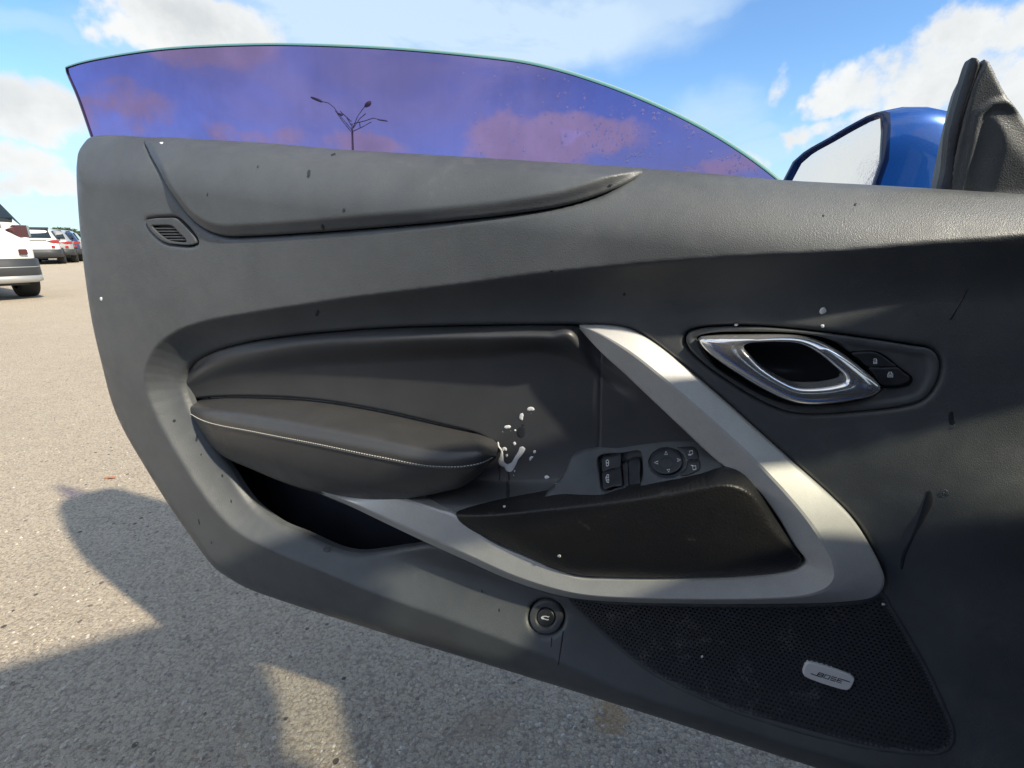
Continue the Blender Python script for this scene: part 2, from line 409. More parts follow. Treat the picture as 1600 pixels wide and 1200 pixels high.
def relief(name, loops, dfun, cell, material, parent, skirt=.01, er=0.0, back=False, edge_cut=None):
    """height field over closed outlines (first = outer, others = holes): real surface with side walls"""
    Lo = loops[0]
    u0, u1 = Lo[:, 0].min() - cell * 1.5, Lo[:, 0].max() + cell * 1.5; w0, w1 = Lo[:, 1].min() - cell * 1.5, Lo[:, 1].max() + cell * 1.5
    nu = int((u1 - u0) / cell) + 2; nw = int((w1 - w0) / cell) + 2
    gu = u0 + np.arange(nu) * cell; gw = w0 + np.arange(nw) * cell
    U, Wd = np.meshgrid(gu, gw); U = U.ravel(); Wd = Wd.ravel()
    D = np.full(U.shape, 1e9); bu = U.copy(); bw = Wd.copy(); ins = np.zeros(U.shape, bool)
    R = max(er * 1.2, cell * 3)
    for k, L in enumerate(loops):
        sel = (U > L[:, 0].min() - R) & (U < L[:, 0].max() + R) & (Wd > L[:, 1].min() - R) & (Wd < L[:, 1].max() + R)
        d_, cu, cw = nearest(U[sel], Wd[sel], L); ii = inside(U[sel], Wd[sel], L)
        idx = np.nonzero(sel)[0]; m = d_ < D[idx]
        D[idx[m]] = d_[m]; bu[idx[m]] = cu[m]; bw[idx[m]] = cw[m]; ins[idx] ^= ii
    good = ins & (D > .3 * cell)
    FU = np.where(good, U, bu); FW = np.where(good, Wd, bw); SD = np.where(good, D, 0)
    G = good.reshape(nw, nu)
    q = G[:-1, :-1] | G[1:, :-1] | G[:-1, 1:] | G[1:, 1:]
    near = (D < 2.5 * cell).reshape(nw, nu) | G
    q &= near[:-1, :-1] & near[1:, :-1] & near[:-1, 1:] & near[1:, 1:]
    jj, ii = np.nonzero(q)
    a = jj * nu + ii; quads = np.stack([a, a + 1, a + nu + 1, a + nu], 1)
    used = np.unique(quads); remap = np.full(nu * nw, -1); remap[used] = np.arange(len(used)); quads = remap[quads]
    fu, fw, sd_ = FU[used], FW[used], SD[used]
    z = dfun(fu, fw)
    if er > 0:
        x = np.clip(er - sd_, 0, er); z = z - (er - np.sqrt(np.maximum(er * er - x * x, 0)))
    V = np.stack([fu, -z, fw], 1)
    E = np.concatenate([quads[:, [0, 1]], quads[:, [1, 2]], quads[:, [2, 3]], quads[:, [3, 0]]])
    Es = np.sort(E, 1); key = Es[:, 0].astype(np.int64) * (len(used) + 1) + Es[:, 1]
    _, first, cnt = np.unique(key, return_index=True, return_counts=True)
    B = E[first[cnt == 1]]
    faces = quads.tolist(); V = V.tolist()
    if skirt > 0 and len(B):
        bv = np.unique(B); n0 = len(V)
        m1 = {int(v): n0 + i for i, v in enumerate(bv)}; n1 = n0 + len(bv)
        m2 = {int(v): n1 + i for i, v in enumerate(bv)}
        for v in bv: V.append(list(V[v]))
        for v in bv: V.append([V[v][0], V[v][1] + skirt, V[v][2]])
        for x, y in B: faces.append([m1[int(y)], m1[int(x)], m2[int(x)], m2[int(y)]])
    if back:
        n0 = len(V)
        bk = np.stack([fu, -z + skirt, fw], 1).tolist(); V += bk
        for f in quads.tolist(): faces.append([n0 + f[3], n0 + f[2], n0 + f[1], n0 + f[0]])
    return mesh(name, V, faces, material, parent)
def tube(name, P, r, material, parent=None, sides=8, closed=False, join=None):
    P = [Vector(p) for p in P]; n = len(P); V = []; Fc = []
    rr = r if hasattr(r, '__len__') else [r] * n
    up = Vector((0, 0, 1))
    for i in range(n):
        a = P[(i - 1) % n] if (closed or i) else P[0]; b = P[(i + 1) % n] if (closed or i < n - 1) else P[-1]
        tdir = (b - a).normalized(); s = tdir.cross(up)
        if s.length < .05: s = tdir.cross(Vector((0, 1, 0)))
        s.normalize(); v = tdir.cross(s)
        for k in range(sides):
            an = 2 * math.pi * k / sides; V.append(P[i] + (s * math.cos(an) + v * math.sin(an)) * rr[i])
    for i in range(n if closed else n - 1):
        for k in range(sides):
            a = i * sides + k; b = i * sides + (k + 1) % sides; c = ((i + 1) % n) * sides + (k + 1) % sides; d = ((i + 1) % n) * sides + k
            Fc.append((a, b, c, d))
    if not closed:
        Fc.append(tuple(range(sides))[::-1]); Fc.append(tuple((n - 1) * sides + k for k in range(sides)))
    if join is not None:
        off = len(join[0]); join[0].extend([tuple(v) for v in V]); join[1].extend([tuple(i + off for i in f) for f in Fc]); return
    return mesh(name, [tuple(v) for v in V], Fc, material, parent)
def ribbon(name, rails, profile_n, material, parent, skirt=.012, closed=False, curve=0.3):
    """surface across several rails (each N x 3 of u,w,d)"""
    rails = [np.asarray(r) for r in rails]; m = len(rails)
    X = np.array(rails)                                     # m,N,3
    ts = []; 
    cr = []
    for s in np.linspace(0, m - 1, (m - 1) * profile_n + 1):
        i = min(int(s), m - 2); f = s - i
        cr.append((1 - f) * X[i] + f * X[i + 1])
    cr = np.array(cr)
    # rounded edges: drop the outermost lines
    A = np.concatenate([[cr[0] - np.array([0, 0, skirt])], cr, [cr[-1] - np.array([0, 0, skirt])]])
    M_, N = A.shape[:2]
    V = [(p[0], -p[2], p[1]) for p in A.reshape(-1, 3)]
    Fc = []
    for i in range(M_ - 1):
        for j in range(N if closed else N - 1):
            j2 = (j + 1) % N
            Fc.append((i * N + j, (i + 1) * N + j, (i + 1) * N + j2, i * N + j2))
    return mesh(name, V, Fc, material, parent)
def flat_poly(name, pts, material, parent, join=None):
    pass

# ------------------------------------------------------------------ ground
def groundfn(q, b, oc):
    pos = q.node('ShaderNodeNewGeometry').outputs['Position']
    wp = q.vmath('ADD', pos, q.vmath('SCALE', q.noise(pos, 90, 4, .65, col=True), .011)); c1 = q.voro(wp, 135, 'Color'); d1 = q.voro(wp, 135, 'Distance'); d2 = q.voro(wp, 390, 'Distance'); c2 = q.voro(wp, 390, 'Color'); fz = q.noise(pos, 320, 5, .75)
    s1 = q.node('ShaderNodeSeparateColor'); q.l.new(c1, s1.inputs[0]); s2 = q.node('ShaderNodeSeparateColor'); q.l.new(c2, s2.inputs[0])
    big = q.noise(pos, 1.1, 6, .6); mid = q.noise(pos, 9, 5, .65)
    base = q.mix(q.ramp(big, .3, .7), (.54, .445, .325), (.62, .52, .385))
    base = q.mix(q.ramp(mid, .35, .7, 0, .5), base, (.44, .365, .28))
    stone = q.mix(s1.outputs[0], (.26, .21, .16), (.68, .59, .45))
    base = q.mix(q.ramp(s1.outputs[1], .25, .8, .15, .6), base, stone)
    base = q.mix(q.ramp(s2.outputs[0], .6, 1.0, 0, .45), base, (.52, .47, .42))
    gap = q.ramp(q.math('MULTIPLY', d1, 1.0), .52, .80)
    base = q.mix(q.math('MULTIPLY', gap, .55), base, (.22, .18, .145))
    base = q.vmath('SCALE', base, q.ramp(fz, .3, .7, .80, 1.18))
    base = q.mix(q.ramp(q.noise(pos, 24, 4, .6), .55, .75, 0, .35), base, (.44, .33, .26))
    dk = q.ramp(q.voro(pos, 21, 'Distance'), .10, .15, 1, 0); dks = q.ramp(q.noise(pos, 3.3, 3, .5), .45, .6)
    base = q.mix(q.math('MULTIPLY', q.math('MULTIPLY', dk, dks), .85), base, (.045, .038, .034))
    # pale yellow worn mark and rusty stain
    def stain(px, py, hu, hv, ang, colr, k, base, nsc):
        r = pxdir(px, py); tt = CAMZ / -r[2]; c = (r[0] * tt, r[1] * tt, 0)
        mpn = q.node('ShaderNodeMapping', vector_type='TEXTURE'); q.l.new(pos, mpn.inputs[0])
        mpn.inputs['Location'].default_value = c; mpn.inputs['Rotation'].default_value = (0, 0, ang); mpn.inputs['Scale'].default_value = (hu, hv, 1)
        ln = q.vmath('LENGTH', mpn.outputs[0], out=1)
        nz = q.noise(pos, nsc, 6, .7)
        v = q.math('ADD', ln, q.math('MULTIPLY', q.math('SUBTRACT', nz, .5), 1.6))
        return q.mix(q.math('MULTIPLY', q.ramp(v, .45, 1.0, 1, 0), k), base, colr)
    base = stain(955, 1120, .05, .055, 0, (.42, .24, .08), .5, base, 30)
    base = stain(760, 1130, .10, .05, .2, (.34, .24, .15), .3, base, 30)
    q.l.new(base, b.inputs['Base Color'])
    h = q.math('ADD', q.math('SUBTRACT', 1.0, d1), q.math('MULTIPLY', q.math('SUBTRACT', 1.0, d2), .45))
    h = q.math('SUBTRACT', h, q.math('MULTIPLY', q.math('MULTIPLY', dk, dks), .8))
    q.l.new(q.bump(q.math('ADD', h, q.math('MULTIPLY', fz, .8)), .0052, .9), b.inputs['Normal'])
mat('asphalt_aggregate', rough=.85, spec=.25, fn=groundfn)
S_ = 900
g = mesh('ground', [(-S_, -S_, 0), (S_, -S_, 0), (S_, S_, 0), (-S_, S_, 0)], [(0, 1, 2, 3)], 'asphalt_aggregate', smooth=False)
tag(g, 'worn pale aggregate asphalt of the parking lot', kind='structure')

# ------------------------------------------------------------------ THE CAR DOOR
door = empty('car_door', (O[0], O[1], 0), RZ)
tag(door, 'open car door with charcoal trim panel, satin silver V-shaped trim and purple tinted window', 'car door')

OUT = [(126, 250), (129, 222), (136, 212), (160, 209), (230, 214), (400, 222), (530, 233), (700, 243), (1000, 262), (1100, 270), (1225, 281), (1370, 289), (1470, 295), (1600, 303), (1750, 312), (1900, 322),
       (1960, 340), (1960, 700), (1960, 1395), (1930, 1410), (1700, 1332), (1400, 1239), (1270, 1199), (1000, 1113), (800, 1051), (600, 990), (440, 939), (400, 924), (375, 910), (345, 888), (300, 829), (270, 785), (240, 737), (200, 668), (180, 620), (165, 562), (150, 497), (136, 400), (128, 310)]
def out_d(p):
    if p[1] < 330 and p[0] > 200: return -.004
    return .004
Lout = catmull(uwd([(p[0], p[1], out_d(p)) for p in OUT]), True, .006)
Lout_c = catmull(uwd([(p[0], p[1], out_d(p)) for p in OUT]), True, .02)
BOWL = [(2100, 330), (1800, 350), (1600, 368), (1450, 379), (1300, 392), (1150, 400), (1000, 411), (850, 426), (700, 446), (560, 463), (420, 484), (330, 500), (285, 515), (250, 542), (234, 580), (236, 610), (252, 650), (290, 718), (335, 785), (375, 825), (420, 850), (500, 884), (600, 925), (700, 960), (800, 998), (880, 1030), (950, 1062), (1060, 1100), (1200, 1145), (1400, 1206), (1600, 1290), (2100, 1500)]
Lbowl = catmull(uwd([(p[0], p[1], .036) for p in BOWL]), True, .02)
kick = uwd([(1560, 800, .01)])[0]
def base_d(U, Wd):
    so = sdf(U, Wd, Lout_c)
    x = np.clip(so / .075, 0, 1); out = .044 * (1 - (1 - x) ** 2)
    sb = sdf(U, Wd, Lbowl)
    y = np.clip(sb / .060, 0, 1); drop = .038 * (1 - (1 - y) ** 1.9)
    low = np.clip((proj(600, 870, .01)[1] - Wd) / .12, 0, 1)          # the lower strip stands out less
    d = out - drop * (1 - .45 * low)
    # footwell bulge and hollow at the hinge side
    d = d + .020 * np.exp(-(((U - kick[0]) / .10) ** 2 + ((Wd - kick[1]) / .06) ** 2))
    return d
# coarse cache of base_d for repeated use
_gu = np.linspace(-.2, 1.6, 720); _gw = np.linspace(.1, 1.3, 480)
_GU, _GW = np.meshgrid(_gu, _gw); _GD = base_d(_GU.ravel(), _GW.ravel()).reshape(_GU.shape)
def bd(U, Wd):
    fu = np.clip((np.asarray(U) - _gu[0]) / (_gu[1] - _gu[0]), 0, len(_gu) - 1.001); fw = np.clip((np.asarray(Wd) - _gw[0]) / (_gw[1] - _gw[0]), 0, len(_gw) - 1.001)
    i = fu.astype(int); j = fw.astype(int); a = fu - i; b = fw - j
    return (1 - a) * (1 - b) * _GD[j, i] + a * (1 - b) * _GD[j, i + 1] + (1 - a) * b * _GD[j + 1, i] + a * b * _GD[j + 1, i + 1]
def surf_loop(pts, h=0.0, step=.004, dfun=None, closed=True):
    return catmull(on_surface(pts, dfun or bd, h), closed, step)
def offset_loop(L, r):
    """push a loop outwards by r"""
    P = L[:, :2]; a = np.roll(P, 1, 0); b = np.roll(P, -1, 0); tdir = b - a; tdir /= np.maximum(np.linalg.norm(tdir, axis=1, keepdims=True), 1e-9)
    nrm = np.stack([tdir[:, 1], -tdir[:, 0]], 1)
    area = np.sum(P[:, 0] * b[:, 1] - b[:, 0] * P[:, 1])
    if area < 0: nrm = -nrm
    Q = L.copy(); Q[:, :2] = P + nrm * r; return Q

UPAD = [(228, 218), (400, 225), (530, 236), (700, 246), (880, 257), (1000, 263.5), (1005, 268), (985, 283), (940, 303), (880, 321), (800, 334), (700, 345), (600, 354), (500, 362), (400, 368), (350, 368), (322, 358), (300, 341), (278, 313), (252, 270), (233, 235)]
VENT = [(229, 345.4), (237.6, 342), (261, 340.6), (274, 341), (281, 345), (296, 360), (306, 374), (306.7, 379.5), (300.6, 382.6), (278.7, 382), (263, 380), (250.7, 374), (235, 358.5)]
BEZEL = [(1072, 529), (1076, 521), (1091, 515), (1126, 511.5), (1191, 512), (1270, 519), (1349, 529), (1427, 541), (1454, 546), (1465, 558), (1467, 577), (1459, 603), (1441, 624), (1414, 633), (1349, 641), (1270, 646), (1231, 642), (1191, 626), (1139, 595), (1099, 566), (1076, 542)]
GRILLE = [(885, 932), (950, 938), (1100, 942), (1270, 941), (1350, 935), (1378, 925), (1395, 950), (1425, 1000), (1450, 1045), (1480, 1110), (1492, 1145), (1488, 1165), (1470, 1177), (1430, 1178), (1350, 1168), (1200, 1130), (1080, 1085), (1000, 1040), (935, 985)]
BIG = [(286, 600), (290, 578), (320, 555), (380, 536), (450, 525), (600, 513), (750, 509), (905, 508), (945, 508.5), (985, 515), (1022, 536), (1070, 574), (1130, 625), (1190, 679), (1250, 733), (1300, 778), (1337, 816), (1364, 858), (1383, 902), (1377, 927), (1350, 938), (1270, 943),
       (1100, 944), (950, 940), (875, 931), (800, 908), (725, 875), (675, 853), (640, 857), (600, 863), (562, 867), (530, 862), (480, 840), (430, 818), (390, 785), (345, 718), (310, 660), (296, 635)]
RING = (853, 966, 27.5, 28)
UPH = [(x, y + (6 if (y < 266 and x > 233 and i < 7) else 0)) for i, (x, y) in enumerate(UPAD)]; UPH[0] = (231, 224); UPH[5] = (985, 269); UPH[6] = (990, 273); UPH[7] = (978, 281)
Luh = surf_loop(UPH); Lu = surf_loop(UPAD); Lv = surf_loop(VENT, step=.002); Lbz = surf_loop(BEZEL); Lgr = surf_loop(GRILLE, step=.005); Lbig = surf_loop(BIG, step=.005)
def ell(cx, cy, rx, ry, n=28, ph=0): return [(cx + rx * math.cos(2 * math.pi * k / n + ph), cy + ry * math.sin(2 * math.pi * k / n + ph)) for k in range(n)]
Lring = surf_loop(ell(*RING), step=.003)
gap = .0009
# panel, cut for every inset piece; grille shares the trim's lower edge so cut it as one hole each
panel = relief('door_panel', [Lout, offset_loop(Luh, gap), offset_loop(Lv, gap * .6), offset_loop(Lbz, gap * 1.2), offset_loop(Lring, gap * .8), Lbig], bd, .0022, 'panel_plastic', door, skirt=.009, er=.006)

# ---- painted door shell behind the trim
def shell():
    L = offset_loop(Lout_c, -.035)
    hi = offset_loop(Lout_c, .004); hi = offset_loop(Lout_c, -.013)
    n = len(L); V = []; Fc = []
    for (LL, d) in ((hi, -.002), (hi, -.075), (L, -.13), (offset_loop(Lout_c, -.06), -.155)):
        for p in LL: V.append((p[0], -d, p[1]))
    for k in range(3):
        for i in range(n):
            j = (i + 1) % n; Fc.append((k * n + i, k * n + j, (k + 1) * n + j, (k + 1) * n + i))
    Fc.append(tuple(range(3 * n, 4 * n)))
    cap = [(p[0], .062, p[1]) for p in hi]; V += cap; Fc.append(tuple(range(4 * n, 5 * n))[::-1])
    o = mesh('door_shell', V, Fc, 'blue_paint', door, smooth=True, sharp=35); o['label'] = 'blue painted outer door shell'
    L2 = offset_loop(Lout_c, -.02)
    V = [(p[0], .034, p[1]) for p in L2]
    return o
shell()

# ---- upper pad
up_s = []
def tilt(L): return L
sU = lambda U, Wd: bd(U, Wd) + .010 * sstep(sdf(U, Wd, Lu_c) / .030) - .001
Lu_c = catmull(on_surface(UPAD, bd), True, .012)
tipu, tipw = proj(1000, 268, .02)
def upad_d(U, Wd):
    s = sdf(U, Wd, Lu_c); k = np.exp(-((U - tipu) / .10) ** 2)
    topd = proj(600, 240, 0)[1]
    return bd(U, Wd) + (.006 + .009 * k) * sstep(s / .016) + .0035
o = relief('upper_trim_pad', [Lu], upad_d, .0016, 'panel_plastic', door, skirt=.018, er=.0035)

# ---- speaker vent with slots
slots = [surf_loop([(238.5, 353.2), (246, 352.3), (267, 352.3), (272, 354.5), (280, 363), (292, 375), (292, 377.8), (275, 377.8), (262, 374.5), (250, 366)], step=.003)]
for (y, xa, xb) in ((354.5, 240, 269), (359, 244, 274), (363.4, 248.5, 281), (367.8, 253, 286.3), (372, 259.5, 290.5), (376, 272, 292)):
    pass
vent = relief('vent_cover', [Lv] + slots, lambda U, Wd: bd(U, Wd) + .0012, .0009, 'bezel_plastic', door, skirt=.006, er=.001)
def vent_slats():
    for (y, xa, xb) in ((356.9, 240.5, 276), (361.3, 245, 281), (365.7, 249, 285), (370.1, 254, 290), (374.4, 260, 294)):
        P = on_surface([(xa, y - .95), (xb, y - .95), (xb + 1, y + .95), (xa + 2, y + .95)], bd)
        V = [(p[0], -(p[2] - .0004), p[1]) for p in P] + [(p[0], -(p[2] - .004), p[1]) for p in P]
        mesh('slat', V, [(0, 1, 2, 3), (7, 6, 5, 4), (0, 4, 5, 1), (1, 5, 6, 2), (2, 6, 7, 3), (3, 7, 4, 0)], 'bezel_plastic', vent, smooth=False)
vent_slats()
def plate(name, L, d, material, parent, thick=.004, dfun=None):
    n = len(L); V = [(p[0], -(d if dfun is None else float(dfun(np.array([p[0]]), np.array([p[1]]))[0]) + d), p[1]) for p in L]
    V += [(v[0], v[1] + thick, v[2]) for v in V[:n]]
    Fc = [tuple(range(n)), tuple(range(n, 2 * n))[::-1]] + [(i, i + n, (i + 1) % n + n, (i + 1) % n) for i in range(n)]
    return mesh(name, V, Fc, material, parent, smooth=False)
plate('vent_backing', Lv, -.0055, 'dark_void', door, .002, bd)

# ---- insert panel
INS = [(286, 600, .0), (291, 578, .0), (320, 555, .0), (380, 536, .0), (450, 525, .0), (600, 512.5, .0), (750, 509.5, .0), (900, 510, .0), (912, 514, .0), (940, 545, -.004), (1000, 600, -.006), (1065, 662, -.006), (1120, 712, .0), (1150, 745, .02), (1150, 790, .03), (1000, 800, .03), (860, 812, .03), (700, 822, .03),
       (640, 810, .03), (560, 800, .02), (430, 745, .0), (330, 695, -.0), (293, 640, -.0)]
INI = [(400, 552, .013), (500, 538, .016), (600, 530, .018), (750, 527, .018), (850, 528, .018), (893, 530, .017), (340, 580, .008),
       (450, 595, -.004), (600, 580, -.008), (750, 575, -.011), (870, 575, -.012), (915, 570, -.011), (930, 560, -.010), (600, 640, -.012), (750, 650, -.014), (900, 650, -.015), (960, 620, -.014),
       (820, 700, -.012), (900, 700, -.010), (720, 720, -.008), (760, 742, -.002), (830, 745, -.003), (800, 770, .016), (700, 775, .016), (860, 770, .012), (1050, 700, -.005)]
insd = columns([
    [(280, 660, .0), (330, 700, .0), (430, 760, .0), (560, 812, .02), (640, 822, .03), (700, 830, .032), (860, 830, .032), (1000, 820, .032), (1160, 812, .03)],
    [(280, 650, .0), (330, 685, -.004), (430, 730, -.006), (560, 770, .008), (640, 786, .018), (700, 793, .024), (860, 786, .022), (1000, 775, .02), (1160, 790, .025)],
    [(280, 638, -.002), (330, 660, -.006), (430, 700, -.010), (560, 730, -.010), (640, 742, -.008), (700, 748, -.006), (780, 750, -.006), (860, 748, -.006), (1000, 735, -.004), (1160, 765, .015)],
    [(280, 622, -.002), (330, 630, -.006), (430, 640, -.010), (600, 650, -.013), (750, 655, -.015), (900, 655, -.015), (1000, 670, -.012), (1160, 740, .005)],
    [(280, 612, .002), (330, 596, -.001), (430, 580, -.005), (600, 568, -.009), (750, 562, -.011), (880, 562, -.012), (930, 590, -.012), (1000, 640, -.010), (1160, 730, .0)],
    [(280, 607, .004), (330, 572, .008), (430, 545, .012), (600, 530, .015), (750, 526, .016), (860, 526, .016), (896, 528, .014), (925, 568, -.008), (1000, 628, -.008), (1160, 726, .0)],
    [(280, 603, .002), (330, 552, .004), (430, 528, .004), (600, 512.5, .004), (750, 509.5, .004), (860, 509.5, .004), (900, 512, .002), (925, 548, -.006), (1000, 610, -.006), (1160, 720, .0)]])
Lins = catmull(uwd(INS), True, .005)
gl_ = catmull(on_surface([(300, 626.5), (320, 623.5), (400, 622), (500, 628.5), (600, 645.5), (690, 666.5), (738, 678.5), (757, 687), (770, 699)], insd), False, .01)
seam_u = proj(936, 650, -.014)[0]
def ins_d(U, Wd):
    z = insd(U, Wd); Dg, _, _ = nearest(np.asarray(U, float), np.asarray(Wd, float), gl_, False); z = z - .008 * np.exp(-(Dg / .0028) ** 2)
    return z - .0010 * np.exp(-((U - seam_u - (Wd - .78) * -.03) / .0012) ** 2) * (U > seam_u - .02)
relief('insert_panel', [Lins], ins_d, .0015, 'insert_vinyl', door, skirt=.02, er=.004)

# ---- map pocket liner
PK = [(275, 600), (282, 680), (365, 820), (490, 890), (640, 900), (760, 880), (700, 800), (450, 700), (330, 610)]
def pk_d(U, Wd): return -.050 + .012 * np.sin(U * 28 + 1.0) * 0 - .0 * Wd
Lpk = catmull(uwd([(x, y, -.03) for x, y in PK]), True, .01)
relief('map_pocket', [Lpk], lambda U, Wd: -.056 + .046 * (1 - sstep(sdf(U, Wd, Lpk) / .022)), .005, 'pocket_felt', door, skirt=.002)
plate('pocket_rib', catmull(uwd([(372, 715, -.03), (376, 714, -.03), (402, 790, -.03), (397, 792, -.03)]), True, .01), -.050, 'pocket_felt', door, .003)

# ---- leather armrest
ARM = [(293, 630, .004), (320, 626, .002), (400, 624.5, .0), (500, 631, -.002), (600, 648, -.004), (700, 671, -.002), (748, 683, .0), (764, 691, .006), (773, 707, .012), (767, 727, .018), (745, 747, .026), (705, 764, .032), (660, 774, .034), (610, 781, .036), (560, 781, .036), (510, 772, .034), (430, 747, .030), (370, 722, .024), (330, 697, .018), (306, 668, .012), (296, 648, .006)]
ARI = [(350, 640, .020), (450, 655, .034), (550, 672, .042), (650, 693, .044), (720, 708, .040), (350, 655, .032), (450, 677, .052), (550, 698, .062), (640, 715, .064), (700, 724, .056), (745, 720, .045),
       (380, 690, .036), (450, 712, .050), (550, 738, .058), (640, 750, .056), (700, 745, .048), (740, 736, .042)]
ARMR = [
    [(294, 631, .000), (320, 626, -.004), (400, 624.5, -.008), (500, 631, -.010), (600, 648, -.012), (690, 669, -.012), (738, 681, -.009), (757, 690, .0), (768, 701, .010)],
    [(293.5, 635, .006), (318, 637, .020), (400, 645, .036), (500, 661, .044), (600, 680, .047), (690, 697, .046), (738, 699, .040), (761, 700, .030), (771, 706, .018)],
    [(293.5, 639, .008), (314, 646, .026), (400, 661, .047), (500, 679, .057), (600, 698, .061), (690, 713, .061), (740, 711, .053), (764, 709, .040), (773, 710, .024)],
    [(295, 645, .008), (312, 656, .026), (400, 677, .050), (500, 697, .060), (600, 717.5, .064), (690, 731, .063), (738, 728, .055), (763, 720, .041), (773, 714, .025)],
    [(297, 649, .007), (318, 674, .024), (400, 708, .044), (500, 742, .054), (600, 756, .056), (690, 752, .052), (737, 741, .045), (761, 728, .034), (772, 717, .022)],
    [(299, 653, .004), (322, 688, .012), (400, 736, .024), (500, 771, .030), (600, 782, .032), (690, 769, .030), (732, 755, .026), (757, 735, .018), (769, 720, .014)]]
def cr_axis(X, k, axis):
    X = np.moveaxis(X, axis, 0); n = len(X); out = []
    for i in range(n - 1):
        p1, p2 = X[i], X[i + 1]; p0 = X[i - 1] if i else 2 * p1 - p2; p3 = X[i + 2] if i < n - 2 else 2 * p2 - p1
        for j in range(k):
            t_ = j / k; t2 = t_ * t_; t3 = t2 * t_; m1 = (p2 - p0) * .5; m2 = (p3 - p1) * .5
            out.append((2 * t3 - 3 * t2 + 1) * p1 + (t3 - 2 * t2 + t_) * m1 + (-2 * t3 + 3 * t2) * p2 + (t3 - t2) * m2)
    out.append(X[-1]); return np.moveaxis(np.array(out), 0, axis)
AR = np.array([uwd(r) for r in ARMR])
# densify stations evenly before smoothing
def even(P, n=40):
    s_ = np.concatenate([[0], np.cumsum(np.linalg.norm(np.diff(AR[3][:, :2], axis=0), axis=1))]); f_ = [cubic1(s_, P[:, k]) for k in range(3)]
    q = s_[-1] * (1 - (1 - np.linspace(0, 1, n * 4)) ** 1.25); return np.stack([g(q) for g in f_], 1)
AR = np.array([even(P) for P in AR])
for _ in range(22): AR[:, 1:-1] = .5 * AR[:, 1:-1] + .25 * (AR[:, :-2] + AR[:, 2:])
top_b = AR[0].copy(); top_b[:, 2] -= .02; bot_b = AR[-1].copy(); bot_b[:, 2] -= .03; bot_b[:, 1] += .006
ARf = cr_axis(AR, 7, 0); ARf = np.concatenate([top_b[None], ARf, bot_b[None]])
def cap(A, sg):
    E = A[:, -1] if sg > 0 else A[:, 0]; c = E[2:-2].mean(0)
    cols = [c + (E - c) * k + np.array([du * sg, 0, 0]) for k, du in ((.93, .0012), (.72, .0026), (.4, .0036), (.0, .004))]
    return np.stack(cols if sg > 0 else cols[::-1], 1)
ARf = np.concatenate([cap(ARf, -1), ARf, cap(ARf, 1)], 1)
M_, N = ARf.shape[:2]
V = [(p[0], -p[2], p[1]) for p in ARf.reshape(-1, 3)]
Fc = [(i * N + j, (i + 1) * N + j, (i + 1) * N + j + 1, i * N + j + 1) for i in range(M_ - 1) for j in range(N - 1)]
arm = mesh('armrest', V, Fc, 'leather', door)
armf = lambda U, Wd: .0635 + 0 * np.asarray(U)
sr = cr_axis(AR, 7, 0)[21]; sa = cr_axis(AR, 7, 0)[19]
pp = [loc3(p[0], p[1], p[2] + .0002) for p in sr[4:-3]]
tube('seam_piping', pp, .0013, 'leather', arm, 6)
sq = sr * .62 + sa * .38
seg = np.concatenate([[0], np.cumsum(np.linalg.norm(np.diff(sq, axis=0), axis=1))]); J = ([], []); s = .006
def sat(q): return [float(np.interp(q, seg, sq[:, k])) for k in range(3)]
while s < seg[-1] - .008:
    pts = []
    for k in (0, .0012, .0025):
        p = sat(s + k); pts.append(loc3(p[0], p[1], p[2] + (.0009 if k == .0012 else .0003)))
    tube('', pts, .00055, None, join=J, sides=5); s += .0041
mesh('stitching', J[0], J[1], 'thread', arm)

# ---- satin silver V trim
RO = [(905, 508, .004), (945, 509, .007), (985, 516, .008), (1022, 537, .009), (1070, 575, .010), (1130, 626, .010), (1190, 680, .011), (1250, 734, .013), (1300, 779, .016), (1336, 817, .018), (1363, 859, .020), (1382, 902, .022), (1376, 927, .022), (1350, 938, .020), (1270, 943, .018), (1100, 944, .016), (950, 940, .016), (875, 931, .016), (800, 908, .016), (725, 875, .018), (672, 851, .020), (640, 836, .024), (590, 812, .026), (540, 788, .026), (500, 771, .024), (457, 750, .020)]
RM = [(907, 510, .008), (932, 519, .016), (965, 538, .020), (1000, 562, .022), (1050, 603, .024), (1110, 655, .025), (1168, 708, .028), (1218, 760, .032), (1257, 806, .036), (1283, 843, .039), (1300, 872, .041), (1305, 893, .042), (1303, 908, .042), (1286, 923, .041), (1240, 934, .040), (1100, 937, .040), (950, 933, .040), (882, 924, .040), (806, 901, .040), (732, 868, .040), (680, 844, .040), (646, 829, .040), (594, 805, .040), (544, 783, .038), (503, 768, .034), (458, 749, .024)]
RI = [(905, 513, .0), (921, 532, .004), (944, 556, .006), (975, 584, .007), (1015, 622, .008), (1065, 669, .010), (1115, 716, .014), (1152, 744, .022), (1182, 764, .026), (1214, 806, .028), (1242, 853, .030), (1258, 873, .030), (1258, 883, .030), (1241, 893, .030), (1190, 900, .030), (1100, 905, .032), (950, 905, .034), (897, 901, .034), (819, 871, .034), (762, 845, .034), (711, 806, .034), (688, 798, .034), (625, 779, .032), (572, 779, .032), (515, 769, .030), (458, 748, .020)]
